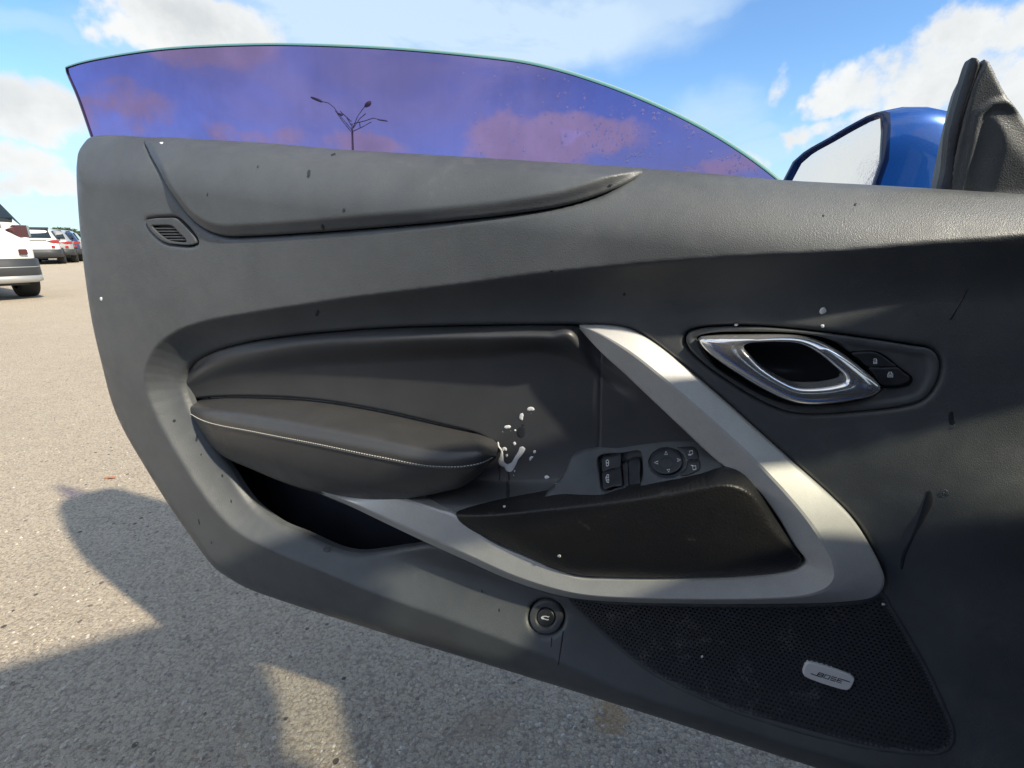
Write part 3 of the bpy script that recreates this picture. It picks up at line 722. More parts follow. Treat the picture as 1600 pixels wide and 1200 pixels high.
def rails(*R, step=6):
    out = []
    for r in R:
        P = uwd(r); Q = []
        n = len(P)
        for i in range(n - 1):
            p1, p2 = P[i], P[i + 1]; p0 = P[max(i - 1, 0)]; p3 = P[min(i + 2, n - 1)]
            m1 = (p2 - p0) * .5; m2 = (p3 - p1) * .5
            L_ = np.linalg.norm(p2 - p1); 
            for m in (m1, m2):
                k = np.linalg.norm(m)
                if k > L_ * 1.2: m *= L_ * 1.2 / k
            for j in range(step):
                s = j / step; s2 = s * s; s3 = s2 * s
                Q.append((2 * s3 - 3 * s2 + 1) * p1 + (s3 - 2 * s2 + s) * m1 + (-2 * s3 + 3 * s2) * p2 + (s3 - s2) * m2)
        Q.append(P[-1]); out.append(np.array(Q))
    return out
def silver_trim():
    ro, rm, ri = rails(RO, RM, RI)
    # cross lines: wall, rounded outer edge, outer bevel, crease, face, rounded inner edge, wall
    def lerp(a, b, f): return a + (b - a) * f
    def dz(a, z): b = a.copy(); b[:, 2] += z; return b
    lines = [dz(ro, -.03), dz(ro, -.0015), dz(lerp(ro, rm, .06), .0), dz(lerp(ro, rm, .5), .0004), dz(lerp(ro, rm, .94), .0), dz(lerp(rm, ri, .05), -.0), dz(lerp(rm, ri, .5), .0003), dz(lerp(rm, ri, .94), .0006), dz(ri, -.0016), dz(ri, -.03)]
    X = np.array(lines); M_, N = X.shape[:2]
    V = [(p[0], -p[2], p[1]) for p in X.reshape(-1, 3)]
    Fc = [(i * N + j, (i + 1) * N + j, (i + 1) * N + j + 1, i * N + j + 1) for i in range(M_ - 1) for j in range(N - 1)]
    Fc.append(tuple(i * N for i in range(M_))[::-1]); Fc.append(tuple(i * N + N - 1 for i in range(M_)))
    o = mesh('silver_trim', V, Fc, 'satin_silver_paint', door, sharp=14)
    o['label'] = 'satin silver V-shaped trim strip'
    return o
silver_trim()

# ---- switch plate (sloping shelf)
SWP = [(850, 778, .026), (866, 762, .016), (882, 740, .004), (894, 714, -.006), (915, 703, -.010), (1000, 693.5, -.012), (1094, 684, -.010), (1110, 703, .0), (1134, 735, .024), (1150, 748, .030), (1100, 752, .034), (1000, 768, .038), (900, 782, .036), (862, 788, .032)]
SWI = [(905, 745, .012), (960, 740, .014), (1040, 725, .014), (1100, 725, .018), (950, 762, .032)]
swf = rbf(uwd(SWP + SWI)); Lsw = catmull(uwd(SWP), True, .004)
WELL = [(934, 716), (972, 709), (1001, 706), (1003, 712), (1001, 758), (972, 763), (940, 768), (936, 745)]
Lwell = catmull(on_surface(WELL, swf), True, .004)
relief('switch_panel', [Lsw, Lwell], lambda U, Wd: swf(U, Wd), .0012, 'bezel_plastic', door, skirt=.022, er=.002)
plate('switch_well', offset_loop(Lwell, .003), -.020, 'black_gloss', door, .002, swf)
def raised(name, pts, dfun, h, cell, material, parent, er=.001, skirt=.006, step=.002, dome=0.0, holes=()):
    L = catmull(on_surface(pts, dfun, h), True, step)
    f = (lambda U, Wd: dfun(U, Wd) + h) if not dome else (lambda U, Wd: dfun(U, Wd) + h + dome * (1 - (1 - np.clip(sdf(U, Wd, L) / (er * 4), 0, 1)) ** 2))
    return relief(name, [L] + [catmull(on_surface(p, dfun, h), True, step) for p in holes], f, cell, material, parent, skirt=skirt, er=er), L
def stroke(name, lines, dfun, h, width, material, parent, closed=False):
    """thin printed symbol strokes lying on the surface"""
    V = []; Fc = []
    for ln in lines:
        P = on_surface(ln, dfun, h); cl = np.allclose(ln[0], ln[-1]); n = len(P)
        a0 = len(V)
        for i in range(n):
            a = P[i - 1] if i else (P[n - 2] if cl else P[0]); b = P[i + 1] if i < n - 1 else (P[1] if cl else P[-1])
            tdir = (b - a)[:2]; tdir = tdir / max(np.linalg.norm(tdir), 1e-9); nn = np.array([-tdir[1], tdir[0]]) * width / 2
            for s in (-1, 1):
                u, w = P[i, 0] + s * nn[0], P[i, 1] + s * nn[1]
                V.append((u, -(float(dfun(np.array([u]), np.array([w]))[0]) + h), w))
        for i in range(n - 1): Fc.append((a0 + 2 * i, a0 + 2 * i + 1, a0 + 2 * i + 3, a0 + 2 * i + 2))
    return mesh(name, V, Fc, material, parent, smooth=False)
# window switches
ws1, _ = raised('window_switch', [(941, 717), (956, 712), (970, 710), (970, 720), (969, 730), (955, 733.5), (941, 737), (940.5, 727)], swf, .0015, .0008, 'button_plastic', door, er=.0015, skirt=.014)
ws2, _ = raised('window_switch', [(941, 738.5), (955, 735), (969, 732), (971, 745), (972, 759), (957, 762), (943, 764.5), (941, 750)], swf, .0022, .0008, 'button_plastic', door, er=.0018, skirt=.014)
ws1['label'] = 'upper window switch with window symbol'; ws2['label'] = 'lower window switch with door symbol'
for i, (xa, xb) in enumerate(((974, 980),)):
    raised('switch_divider', [(xa - 1, 726), (xa + 6, 724), (xa + 7, 745), (xa + 7.5, 759), (xa + 1, 761), (xa, 745)], swf, -.004, .001, 'button_plastic', door, er=.0008, skirt=.012)
raised('switch_rocker', [(982, 722), (999, 719), (999.5, 740), (1000, 757), (984, 759), (982.5, 740)], swf, -.006, .001, 'button_plastic', door, er=.001, skirt=.012)
stroke('symbol', [[(947, 720), (949, 718.5), (951, 720), (951, 726), (950, 728), (947.5, 728), (947, 720)], [(947, 723.5), (951, 723)]], swf, .0020, .0007, 'symbol_white', ws1)
stroke('symbol', [[(948.5, 741.5), (951, 742), (951, 747), (948, 746), (948.5, 741.5)], [(948.5, 750), (951.5, 749.5), (951, 754), (948.5, 753)], [(948, 744), (946.5, 746), (948, 753)]], swf, .0027, .0007, 'symbol_white', ws2)
# round mirror knob
cx, cy = 1042, 722
raised('knob_socket', ell(cx, cy + 1.5, 30, 25.5), swf, .0004, .001, 'black_gloss', door, er=.0008, skirt=.006)
knob, Lk = raised('mirror_knob', ell(cx - .5, cy, 26, 21), swf, .0045, .0009, 'button_plastic', door, er=.003, skirt=.006)
raised('knob_centre', ell(cx, cy + 1, 11.5, 9.5), swf, .0050, .0008, 'button_plastic', knob, er=.0015, skirt=.003)
for tri in ([(1038.5, 710.5), (1040.5, 705), (1042.8, 710), (1038.5, 710.5)], [(1042, 734), (1046.5, 733), (1045, 737.5), (1042, 734)], [(1028, 720.5), (1022, 723), (1028, 725), (1028, 720.5)], [(1058, 716.5), (1063.5, 718.5), (1058.5, 721), (1058, 716.5)]):
    stroke('arrow', [tri], swf, .0049, .00055, 'symbol_white', knob)
fb1, _ = raised('mirror_fold_button', [(1056, 700.5), (1070, 699), (1083, 699), (1089, 703), (1092, 717), (1084, 719), (1075, 719), (1069, 707)], swf, .0018, .0009, 'button_plastic', door, er=.0015, skirt=.006)
fb2, _ = raised('mirror_fold_button', [(1075, 720.5), (1084, 720.5), (1092.5, 718.5), (1094.5, 732), (1088, 738), (1073, 744), (1064, 744.5), (1060.5, 741.5), (1071, 733)], swf, .0018, .0009, 'button_plastic', door, er=.0015, skirt=.006)
fb1['label'] = 'upper mirror select button'; fb2['label'] = 'lower mirror select button'
stroke('symbol', [[(1077, 705), (1082, 704), (1082.5, 709), (1078, 710.5), (1077, 705)], [(1080, 711), (1076, 711), (1075.5, 709.5)]], swf, .0023, .0006, 'symbol_white', fb1)
stroke('symbol', [[(1082, 728.5), (1087, 727.5), (1087.5, 733), (1083, 734), (1082, 728.5)], [(1083, 727.5), (1079.5, 727)]], swf, .0023, .0006, 'symbol_white', fb2)

# ---- pull pad
PAD = [(711, 802, .030), (722, 798, .030), (760, 791, .030), (860, 779, .031), (1000, 762, .033), (1090, 746, .033), (1132, 737, .031), (1152, 739, .029), (1170, 749, .028), (1192, 777, .028), (1218, 815, .028), (1243, 855, .028), (1256, 873, .028), (1252, 886, .028), (1225, 895, .028), (1160, 902, .028), (1080, 904, .030), (950, 904, .032), (900, 900, .032), (860, 890, .032), (819, 869, .032), (762, 843, .032), (722, 824, .032), (713, 815, .031)]
PAI = [(730, 812, .037), (800, 800, .048), (900, 788, .056), (1000, 776, .060), (1090, 762, .060), (1140, 758, .054), (1160, 790, .050), (800, 830, .044), (900, 830, .058), (1000, 830, .064), (1100, 825, .062), (1160, 825, .056), (900, 880, .046), (1000, 885, .050), (1100, 885, .048), (1200, 868, .040), (1205, 830, .044)]
padf = columns([
    [(708, 824, .030), (762, 846, .030), (819, 873, .030), (860, 892, .030), (900, 903, .030), (950, 905, .030), (1100, 905, .030), (1200, 900, .028), (1262, 890, .028)],
    [(708, 820, .031), (762, 838, .036), (819, 862, .038), (860, 879, .040), (900, 889, .042), (950, 891, .044), (1100, 891, .044), (1200, 886, .038), (1262, 884, .028)],
    [(708, 814, .032), (762, 822, .044), (819, 835, .050), (900, 845, .054), (1000, 845, .057), (1100, 840, .056), (1180, 835, .048), (1215, 845, .042), (1262, 880, .029)],
    [(708, 807, .032), (762, 806, .047), (860, 795, .054), (1000, 778, .059), (1090, 763, .058), (1140, 760, .052), (1175, 775, .046), (1215, 828, .038), (1262, 875, .028)],
    [(708, 800, .030), (760, 791, .031), (860, 779, .031), (1000, 762, .033), (1090, 746, .033), (1135, 737, .031), (1170, 749, .028), (1215, 812, .028), (1262, 870, .028)]]); Lpad = catmull(on_surface([(p[0], p[1]) for p in PAD], padf), True, .005)
relief('pull_pad', [Lpad], padf, .0016, 'pull_pad_vinyl', door, skirt=.02, er=.006)

# ---- inner handle
relief('handle_bezel', [Lbz, surf_loop([(1090, 527), (1112, 520), (1170, 518), (1250, 521), (1300, 532), (1335, 556), (1368, 585), (1382, 606), (1366, 621), (1330, 630), (1280, 635), (1240, 634), (1200, 622), (1150, 595), (1118, 574), (1106, 560), (1096, 545)], step=.003)],
       lambda U, Wd: bd(U, Wd) + .0015 - .0025 * sstep((sdf(U, Wd, Lbz) - .004) / .006), .0014, 'bezel_plastic', door, skirt=.02, er=.0018)
plate('handle_recess', surf_loop([(1085, 520), (1250, 515), (1300, 525), (1340, 550), (1385, 600), (1370, 630), (1280, 640), (1200, 628), (1100, 565)], step=.01), -.022, 'black_gloss', door, .003, bd)
HO = [(1091.5, 529), (1112, 525.5), (1165, 524), (1244, 525), (1270, 530), (1296, 540), (1322, 556), (1349, 577), (1370, 596), (1375.5, 606), (1362, 616), (1336, 622), (1296, 628), (1257, 629), (1231, 624), (1191, 606), (1152, 583), (1112, 556), (1095, 540)]
HI = [(1163, 541), (1173, 536.5), (1191, 535), (1244, 536.5), (1262, 542), (1283, 555), (1301, 570), (1316, 583), (1319.5, 590), (1318, 595), (1304, 599.5), (1285, 602.5), (1270, 603.5), (1244, 602.5), (1223, 594.5), (1191, 574.5), (1178, 562), (1166, 549), (1163.5, 545)]
lo = catmull(on_surface(HO, bd, .006), True, .0025); li = catmull(on_surface(HI, bd, .010), True, .0025)
def resample(L, n):
    P = np.vstack([L, L[:1]]); s_ = np.concatenate([[0], np.cumsum(np.linalg.norm(np.diff(P[:, :2], axis=0), axis=1))]); q = np.linspace(0, s_[-1], n, endpoint=False)
    return np.stack([np.interp(q, s_, P[:, k]) for k in range(3)], 1)
N_ = 160; lo = resample(lo, N_); li = resample(li, N_)
cc = li[:, :2].mean(0)
# pair by angle around the ring's centre
lo2 = []
Pl = np.vstack([lo, lo[:1]])
for p in li:
    a = p[:2] - cc; a /= np.linalg.norm(a); best = None
    for i in range(N_):
        b0 = Pl[i, :2] - cc; b1 = Pl[i + 1, :2] - cc; e = b1 - b0
        den = a[0] * e[1] - a[1] * e[0]
        if abs(den) < 1e-12: continue
        tt = (b0[0] * e[1] - b0[1] * e[0]) / den; ss = (b0[0] * a[1] - b0[1] * a[0]) / den
        if tt > 0 and -1e-6 <= ss <= 1 + 1e-6: best = Pl[i] + (Pl[i + 1] - Pl[i]) * ss
    lo2.append(best if best is not None else Pl[0])
lo2 = np.array(lo2)
V = []; Fc = []; K = 14
for k in range(K):
    an = math.pi * k / (K - 1); f = .5 - .5 * math.cos(an); hgt = .0095 * math.sin(an) ** .55
    for i in range(N_):
        p = lo2[i] * (1 - f) + li[i] * f
        wdt = np.linalg.norm(lo2[i, :2] - li[i, :2])
        V.append((p[0], -(p[2] + hgt * min(1, wdt / .012) - .003 + .12 * (cc[1] - p[1])), p[1]))
for extra, src, dd in ((0, li, -.016),):
    for i in range(N_): V.append((src[i][0], -(src[i][2] + dd), src[i][1]))
for k in range(K):
    for i in range(N_):
        j = (i + 1) % N_; Fc.append((k * N_ + i, (k + 1) * N_ + i, (k + 1) * N_ + j, k * N_ + j))
for i in range(N_): pass
h = mesh('door_handle', V, Fc, 'chrome', door); h['label'] = 'chrome ring door handle'
# dished cup seen through the ring
Lcup = surf_loop([(x + (x - 1240) * .10, y + (y - 570) * .10) for x, y in HI], step=.004)
relief('handle_cup', [Lcup], lambda U, Wd: bd(U, Wd) - .016 + .012 * np.clip(((U - Lcup[:, 0].mean()) / .075) ** 2 + ((Wd - Lcup[:, 1].mean()) / .040) ** 2, 0, 1.5), .0016, 'black_gloss', door, skirt=.004)
plate('lock_button_gap', surf_loop([(1328, 550), (1338, 548.5), (1369, 548.5), (1383, 555), (1404, 572), (1425, 589), (1424, 598), (1413, 604), (1383, 606), (1375, 602), (1355, 577)], step=.003), .0008, 'black_gloss', door, .002, bd)
b1, _ = raised('lock_button', [(1332, 553), (1338, 551), (1367, 551), (1380, 557), (1391, 565), (1401, 573), (1380, 573.3), (1358, 573), (1344, 562)], bd, .0034, .0008, 'button_plastic', door, er=.0012, skirt=.004)
b2, _ = raised('lock_button', [(1359, 575), (1380, 575), (1402.5, 574.8), (1413, 583), (1422, 590), (1421, 596), (1412, 601), (1384, 603), (1377, 600), (1367, 587)], bd, .0034, .0008, 'button_plastic', door, er=.0012, skirt=.004)
b1['label'] = 'upper button with open padlock symbol'; b2['label'] = 'lower button with closed padlock symbol'
stroke('symbol', [[(1365, 568), (1365, 564), (1370, 564), (1370, 568), (1365, 568)], [(1366, 566.5), (1369.5, 566.5)], [(1369.5, 564), (1369.3, 561), (1366.5, 560.5), (1365, 562)]], bd, .0038, .0008, 'symbol_white', b1)
stroke('symbol', [[(1387, 589), (1387, 584.5), (1395, 584.5), (1395, 589), (1387, 589)], [(1388, 587), (1394, 587)], [(1388.5, 584), (1389, 581.5), (1393, 581.5), (1393.5, 584)]], bd, .0038, .0008, 'symbol_white', b2)

# ---- boot release button
rg, _ = raised('release_button_ring', ell(853, 966, 26.3, 26.8), bd, .0012, .0009, 'bezel_plastic', door, er=.003, skirt=.008, holes=[ell(852.5, 966, 14.8, 15.6)])
plate('release_button_seat', catmull(on_surface(ell(853, 966, 22, 22), bd, 0), True, .006), -.006, 'dark_void', door, .003, bd)
rb_, _ = raised('release_button', ell(852.5, 966, 13.6, 14.4), bd, .0004, .0007, 'button_plastic', door, er=.002, skirt=.006)
stroke('symbol', [[(845.5, 965), (848, 963.3), (851, 962.8), (854, 963), (856.5, 964.3), (858.3, 963.2)], [(845.5, 965), (847, 966.8), (851, 967.2), (855, 968.5), (857.5, 968)], [(848, 964.5), (850, 966)], [(846, 965.6), (849, 966)]], bd, .0009, .0010, 'symbol_white', rb_)
tag(rb_, 'round release button with open boot symbol')

# ---- speaker grille: perforated sheet, every hole real
def gr_d(U, Wd): return bd(U, Wd) + .0005 + .004 * sstep(sdfc(U, Wd) / .03)
def sdfc(U, Wd): return sdf(U, Wd, Lgr)
_ggu = np.linspace(Lgr[:, 0].min() - .01, Lgr[:, 0].max() + .01, 160); _ggw = np.linspace(Lgr[:, 1].min() - .01, Lgr[:, 1].max() + .01, 110)
_A, _B = np.meshgrid(_ggu, _ggw); _GG = sdf(_A.ravel(), _B.ravel(), Lgr).reshape(_A.shape)
def gsd(U, Wd):
    fu = np.clip((U - _ggu[0]) / (_ggu[1] - _ggu[0]), 0, 158.99); fw = np.clip((Wd - _ggw[0]) / (_ggw[1] - _ggw[0]), 0, 108.99)
    i = fu.astype(int); j = fw.astype(int); a = fu - i; b = fw - j
    return (1 - a) * (1 - b) * _GG[j, i] + a * (1 - b) * _GG[j, i + 1] + (1 - a) * b * _GG[j + 1, i] + a * b * _GG[j + 1, i + 1]
def grd(U, Wd): return bd(U, Wd) + .0015 + .003 * sstep(gsd(U, Wd) / .03)
px_, pw_ = .0052, .0043
cu = []; 
r_i = 0; w = _ggw[0]
while w < _ggw[-1]:
    u = _ggu[0] + (px_ / 2 if r_i % 2 else 0)
    while u < _ggu[-1]: cu.append((u, w)); u += px_
    w += pw_; r_i += 1
cu = np.array(cu); sdv = gsd(cu[:, 0], cu[:, 1]); cu = cu[sdv > .0035]
ringa = [(-.5, -.5), (0, -.5), (.5, -.5), (.5, 0), (.5, .5), (0, .5), (-.5, .5), (-.5, 0)]
V = []; Fc = []
allu = []; allw = []; alld = []
for (a, b) in ringa: allu.append(cu[:, 0] + a * px_); allw.append(cu[:, 1] + b * pw_); alld.append(0)
for (a, b) in ringa:
    l = math.hypot(a, b); allu.append(cu[:, 0] + a / l * px_ * .30); allw.append(cu[:, 1] + b / l * pw_ * .33); alld.append(0)
for (a, b) in ringa:
    l = math.hypot(a, b); allu.append(cu[:, 0] + a / l * px_ * .26); allw.append(cu[:, 1] + b / l * pw_ * .28); alld.append(-.0022)
n = len(cu); AU = np.stack(allu, 1).ravel(); AW = np.stack(allw, 1).ravel(); AD = grd(AU, AW) + np.tile(np.array(alld), n)
V = np.stack([AU, -AD, AW], 1)
base_f = []
for k in range(8):
    k2 = (k + 1) % 8; base_f.append((k, k2, 8 + k2, 8 + k)); base_f.append((8 + k, 8 + k2, 16 + k2, 16 + k))
base_f.append(tuple(range(16, 24)))
Fc = []
for i in range(n):
    o_ = i * 24
    for f in base_f: Fc.append(tuple(x + o_ for x in f))
mesh('speaker_grille', V, Fc, 'grille_plastic', door, smooth=False)
# rim round the grille
Lgi = offset_loop(Lgr, -.006)
relief('grille_rim', [offset_loop(Lgr, .0004), Lgi], lambda U, Wd: bd(U, Wd) + .0016, .0018, 'bezel_plastic', door, skirt=.012, er=.0012)
BD = [(1254.5, 1052.5), (1259.5, 1038), (1263, 1036), (1330, 1057), (1335, 1061), (1328, 1077), (1323.5, 1079), (1257, 1057)]
badge, Lb = raised('speaker_badge', BD, grd, .0035, .0005, 'badge_metal', door, er=.0010, skirt=.004, step=.003)
badge['label'] = 'small silver speaker badge'
def letters():
    # four slanted block letters with a tail on the first and last
    P0 = np.array([1276.5, 1056.0]); ex = np.array([10.2, 3.05]); ey = np.array([3.4, -5.0])   # letter advance, letter height
    def T(x, y): q = P0 + ex * x + ey * y; return (q[0], q[1])
    A = []
    def L_(i, pts): A.append([T(i + x * .74, y) for x, y in pts])
    L_(0, [(0, 0), (0, 1), (.85, 1), (1, .9), (1, .6), (.85, .5), (0, .5)]); L_(0, [(.85, .5), (1, .4), (1, .1), (.85, 0), (0, 0)]); A.append([T(0, 0), T(-.9, .10), T(-1.0, .14)])
    L_(1, [(0, 0), (0, 1), (1, 1), (1, 0), (0, 0)])
    L_(2, [(1, 1), (0, 1), (0, .5), (1, .5), (1, 0), (0, 0)])
    L_(3, [(1, 0), (0, 0), (0, 1), (1, 1)]); L_(3, [(0, .5), (.9, .5)]); A.append([T(3.7, 1), T(4.6, .94), T(4.75, .9)])
    return stroke('lettering', A, grd, .0039, .0011, 'dark_void', badge)
letters()

# ---- window glass
GL = [(100, 104), (110, 99), (135, 92), (200, 80), (260, 72.5), (330, 68), (430, 65.5), (550, 68.5), (650, 74.5), (750, 84), (820, 93), (880, 107), (940, 126), (1000, 149), (1060, 176), (1120, 208), (1180, 247), (1228, 285), (1290, 345), (1290, 400), (700, 380), (175, 330), (160, 275), (140, 215), (118, 152), (101, 112)]
GD = -.028
Lg = catmull(uwd([(x, y, GD) for x, y in GL]), True, .006)
gin = offset_loop(Lg, -.0034)
glass = relief('window_glass', [gin], lambda U, Wd: GD + 0 * U, .02, 'purple_tint_glass', door, skirt=0)
glass['label'] = 'frameless purple tinted window pane'
glass2 = relief('glass_outer_face', [gin], lambda U, Wd: GD - .004 + 0 * U, .02, 'clear_glass', glass, skirt=0)
n = len(Lg); V = []; Fc = []
ls = [(gin, GD), (offset_loop(Lg, -.0022), GD), (offset_loop(Lg, -.0012), GD - .0008), (offset_loop(Lg, -.0006), GD - .0018), (Lg, GD - .0026), (Lg, GD - .004), (gin, GD - .004)]
for (LL_, d) in ls[:4]:
    for p in LL_: V.append((p[0], -d, p[1]))
for k in range(3):
    for i in range(n): j = (i + 1) % n; Fc.append((k * n + i, k * n + j, (k + 1) * n + j, (k + 1) * n + i))
mesh('glass_edge', V, Fc, 'glass_edge_aqua', glass)
V = []; Fc = []
for (LL_, d) in ls[3:]:
    for p in LL_: V.append((p[0], -d, p[1]))
for k in range(3):
    for i in range(n): j = (i + 1) % n; Fc.append((k * n + i, k * n + j, (k + 1) * n + j, (k + 1) * n + i))
mesh('glass_rim', V, Fc, 'glass_edge_rim', glass)
# droplets on the glass
def caps(name, items, material, parent, d_of, flat=.45):
    V = []; Fc = []
    for (u, w, r, el_) in items:
        d0 = d_of(u, w); a0 = len(V)
        V.append((u, -(d0 + r * flat), w))
        for ri, (fr, fh) in enumerate(((.5, .85), (.85, .5), (1.0, 0.0))):
            for k in range(10):
                an = 2 * math.pi * k / 10
                V.append((u + math.cos(an) * r * fr, -(d0 + r * flat * fh), w + math.sin(an) * r * fr * el_))
        for k in range(10): Fc.append((a0, a0 + 1 + k, a0 + 1 + (k + 1) % 10))
        for q_ in range(2):
            for k in range(10):
                a = a0 + 1 + q_ * 10 + k; b = a0 + 1 + q_ * 10 + (k + 1) % 10; Fc.append((a, a + 10, b + 10, b))
    return mesh(name, V, Fc, material, parent)
items = []
def glass_top(x): return np.interp(x, [100, 135, 260, 430, 650, 820, 940, 1060, 1180, 1228], [104, 92, 72, 66, 75, 93, 126, 176, 247, 285])
def belt_y(x): return np.interp(x, [130, 400, 700, 1000, 1228], [212, 222, 243, 262, 281])
for i in range(430):
    x = random.choice((random.uniform(150, 1190), random.uniform(720, 1190), random.gauss(980, 35)))
    lo_, hi_ = glass_top(x) + 10, belt_y(x) - 3
    if hi_ <= lo_: continue
    y = random.uniform(lo_, hi_)
    if 900 < x < 1020 and random.random() < .6: y = random.uniform(190, 250)
    r = random.choice((.0006, .0007, .0008, .001, .0012, .0018)) * random.uniform(.7, 1.1) * (1.0 if x > 700 else .6)
    u, w = proj(x, y, GD); items.append((u, w, r, random.uniform(1, 1.3)))
dw = caps('water_droplets', items, 'water', glass, lambda u, w: GD + .0001); dw['kind'] = 'stuff'

# ---- window corner trim (sail) with seals
SAIL = [(1482, 300), (1492, 240), (1506, 180), (1522, 125), (1537, 99), (1542, 90), (1549, 94), (1562, 120), (1578, 150), (1600, 182), (1660, 262), (1720, 345), (1600, 350), (1490, 330)]
SW0 = proj(1480, 300, -.012)[1]
def lean(U, Wd): return -.013 + .24 * np.maximum(0, np.asarray(Wd) - SW0) + 0 * np.asarray(U)
Lsl = catmull(on_surface(SAIL, lean), True, .005)
BUMP = [(1513, 330), (1515, 280), (1530, 220), (1538, 180), (1550, 171), (1568, 170), (1590, 180), (1625, 215), (1680, 280), (1720, 345), (1600, 360)]
Lbm = catmull(on_surface(BUMP, lean), True, .01)
hotw = proj(1540, 150, -.01)
def sail_d(U, Wd):
    s = sdf(U, Wd, Lbm)
    return lean(U, Wd) + .002 * sstep((s + .010) / .006) - .002 * sstep((s + .003) / .003) + .005 * sstep(s / .020)
so_ = relief('window_corner_trim', [Lsl], sail_d, .0016, 'panel_plastic', door, skirt=.03, er=.004)
SE1 = [(1474, 305), (1480, 262), (1486, 205), (1503, 142), (1517, 97), (1521, 88), (1526, 88), (1534, 97), (1530, 118), (1512, 170), (1497, 235), (1488, 305)]
sl, _Ls = None, catmull(on_surface(SE1, lean, -.004), True, .004)
relief('corner_seal', [_Ls], lambda U, Wd: lean(U, Wd) - .004 + .005 * np.abs(np.sin(sdf(U, Wd, _Ls) / .0045)) , .0014, 'seal_rubber', door, skirt=.010, er=.003)

# ---- side mirror
mirror = None
def mirror_build():
    # face ring: photo outline with distance behind the trim plane
    face = [(1227, 286, -.30), (1245, 252, -.292), (1262, 237, -.286), (1300, 215, -.262), (1345, 189, -.232), (1380, 173, -.208), (1391, 176, -.200), (1392, 200, -.200), (1389, 250, -.198), (1372, 300, -.198), (1368, 345, -.198), (1300, 352, -.24), (1215, 345, -.30)]
    P = uwd(face); P3 = [Vector(loc3(*p)) for p in P]
    P3 = [Vector(p) for p in catmull(np.array([list(p) for p in P3]), True, .012)]
    back = [(1395, 172, -.17), (1425, 171, -.15)]
    cen = sum(P3, Vector()) / len(P3)
    M3 = np.array([list(p - cen) for p in P3]); pn = Vector(np.linalg.svd(M3)[2][2].tolist())
    camL = Vector((float(np.dot(CAMP - O, UH)), -float(np.dot(CAMP - O, NH)), CAMZ))
    def hit(p): r = p - camL; return camL + r * ((cen - camL).dot(pn) / r.dot(pn))
    P3 = [hit(p) for p in P3]
    # housing bulges away from the face (forwards along the door)
    n = len(P3); V = []; Fc = []
    nrm = Vector((1, 0.10, 0))
    rings = [(0.0, 1.0), (.018, 1.035), (.045, 1.02), (.080, .93), (.105, .76), (.122, .50), (.128, .22)]
    for dd, sc_ in rings:
        for p in P3:
            q = cen + (p - cen) * sc_ + nrm * dd
            V.append(tuple(q))
    for k in range(len(rings) - 1):
        for i in range(n): j = (i + 1) % n; Fc.append((k * n + i, k * n + j, (k + 1) * n + j, (k + 1) * n + i))
    Fc.append(tuple(range((len(rings) - 1) * n, len(rings) * n)))
    ring3 = [V[3 * n + i] for i in range(n)]
    m = mesh('side_mirror', V, Fc, 'blue_paint', door); m['label'] = 'blue side mirror housing'
    # frame lip
    V = []; Fc = []
    rg_ = [(0.0, 1.0), (-.006, .985), (-.006, .93), (.004, .90)]
    for dd, sc_ in rg_:
        for p in P3: V.append(tuple(cen + (p - cen) * sc_ + nrm * dd))
    for k in range(3):
        for i in range(n): j = (i + 1) % n; Fc.append((k * n + j, k * n + i, (k + 1) * n + i, (k + 1) * n + j))
    mesh('mirror_frame', V, Fc, 'dark_blue_gloss', m)
    V = [tuple(cen + nrm * .002)] + [tuple(cen + (p - cen) * .905 + nrm * .002) for p in P3]
    Fc = [(0, 1 + (i + 1) % n, 1 + i) for i in range(n)]
    mesh('mirror_glass', V, Fc, 'mirror_silvering', m, smooth=False)
    # parting line round the housing
    k_ = 3; pl = [Vector(V0) for V0 in ring3]
    tube('mirror_seam', [p + Vector((0, 0, 0)) for p in pl], .0012, 'dark_blue_gloss', m, 6, closed=True)
    f0 = Vector(loc3(*uwd([(1440, 330, -.10)])[0]))
    V = []; Fc = []
    return m
mirror_build()

# ------------------------------------------------------------------ water on the trim
def blob(name, polys, dfun, h, material, label, cat, group=None, film=None):
    V = []; Fc = []
    root = None
    for pts in polys:
        L = catmull(on_surface(pts, dfun, h * .2), True, .0016); c = L.mean(0); n = len(L); a0 = len(V)
        for sc_, hh in ((1.0, 0.0), (.82, .7), (.5, 1.0)):
            for p in L:
                q = c + (p - c) * sc_; V.append((q[0], -(float(dfun(np.array([q[0]]), np.array([q[1]]))[0]) + .0002 + h * hh), q[1]))
        for k in range(2):
            for i in range(n): j = (i + 1) % n; Fc.append((a0 + k * n + i, a0 + k * n + j, a0 + (k + 1) * n + j, a0 + (k + 1) * n + i))
        Fc.append(tuple(a0 + 2 * n + i for i in range(n)))
    o = mesh(name, V, Fc, material)
    o.location = (O[0], O[1], 0); o.rotation_euler = (0, 0, RZ)
    return tag(o, label, cat, group)
def Z(l): return [(740 + x / 6, 600 + y / 6) for x, y in l]
sp = empty('water_splash', (O[0], O[1], 0), RZ)
tag(sp, 'bright branching splash of water running down the insert between armrest and switches', 'water splash')
def thick_strip(pts, w0):
    """outline polygon round a centre line given with widths"""
    P = np.array([p[:2] for p in pts], float); Wd = [p[2] if len(p) > 2 else w0 for p in pts]; L_, R_ = [], []
    for i in range(len(P)):
        a = P[max(i - 1, 0)]; b = P[min(i + 1, len(P) - 1)]; tdir = (b - a) / max(np.linalg.norm(b - a), 1e-9); nn = np.array([-tdir[1], tdir[0]])
        L_.append(tuple(P[i] + nn * Wd[i])); R_.append(tuple(P[i] - nn * Wd[i]))
    return L_ + R_[::-1]
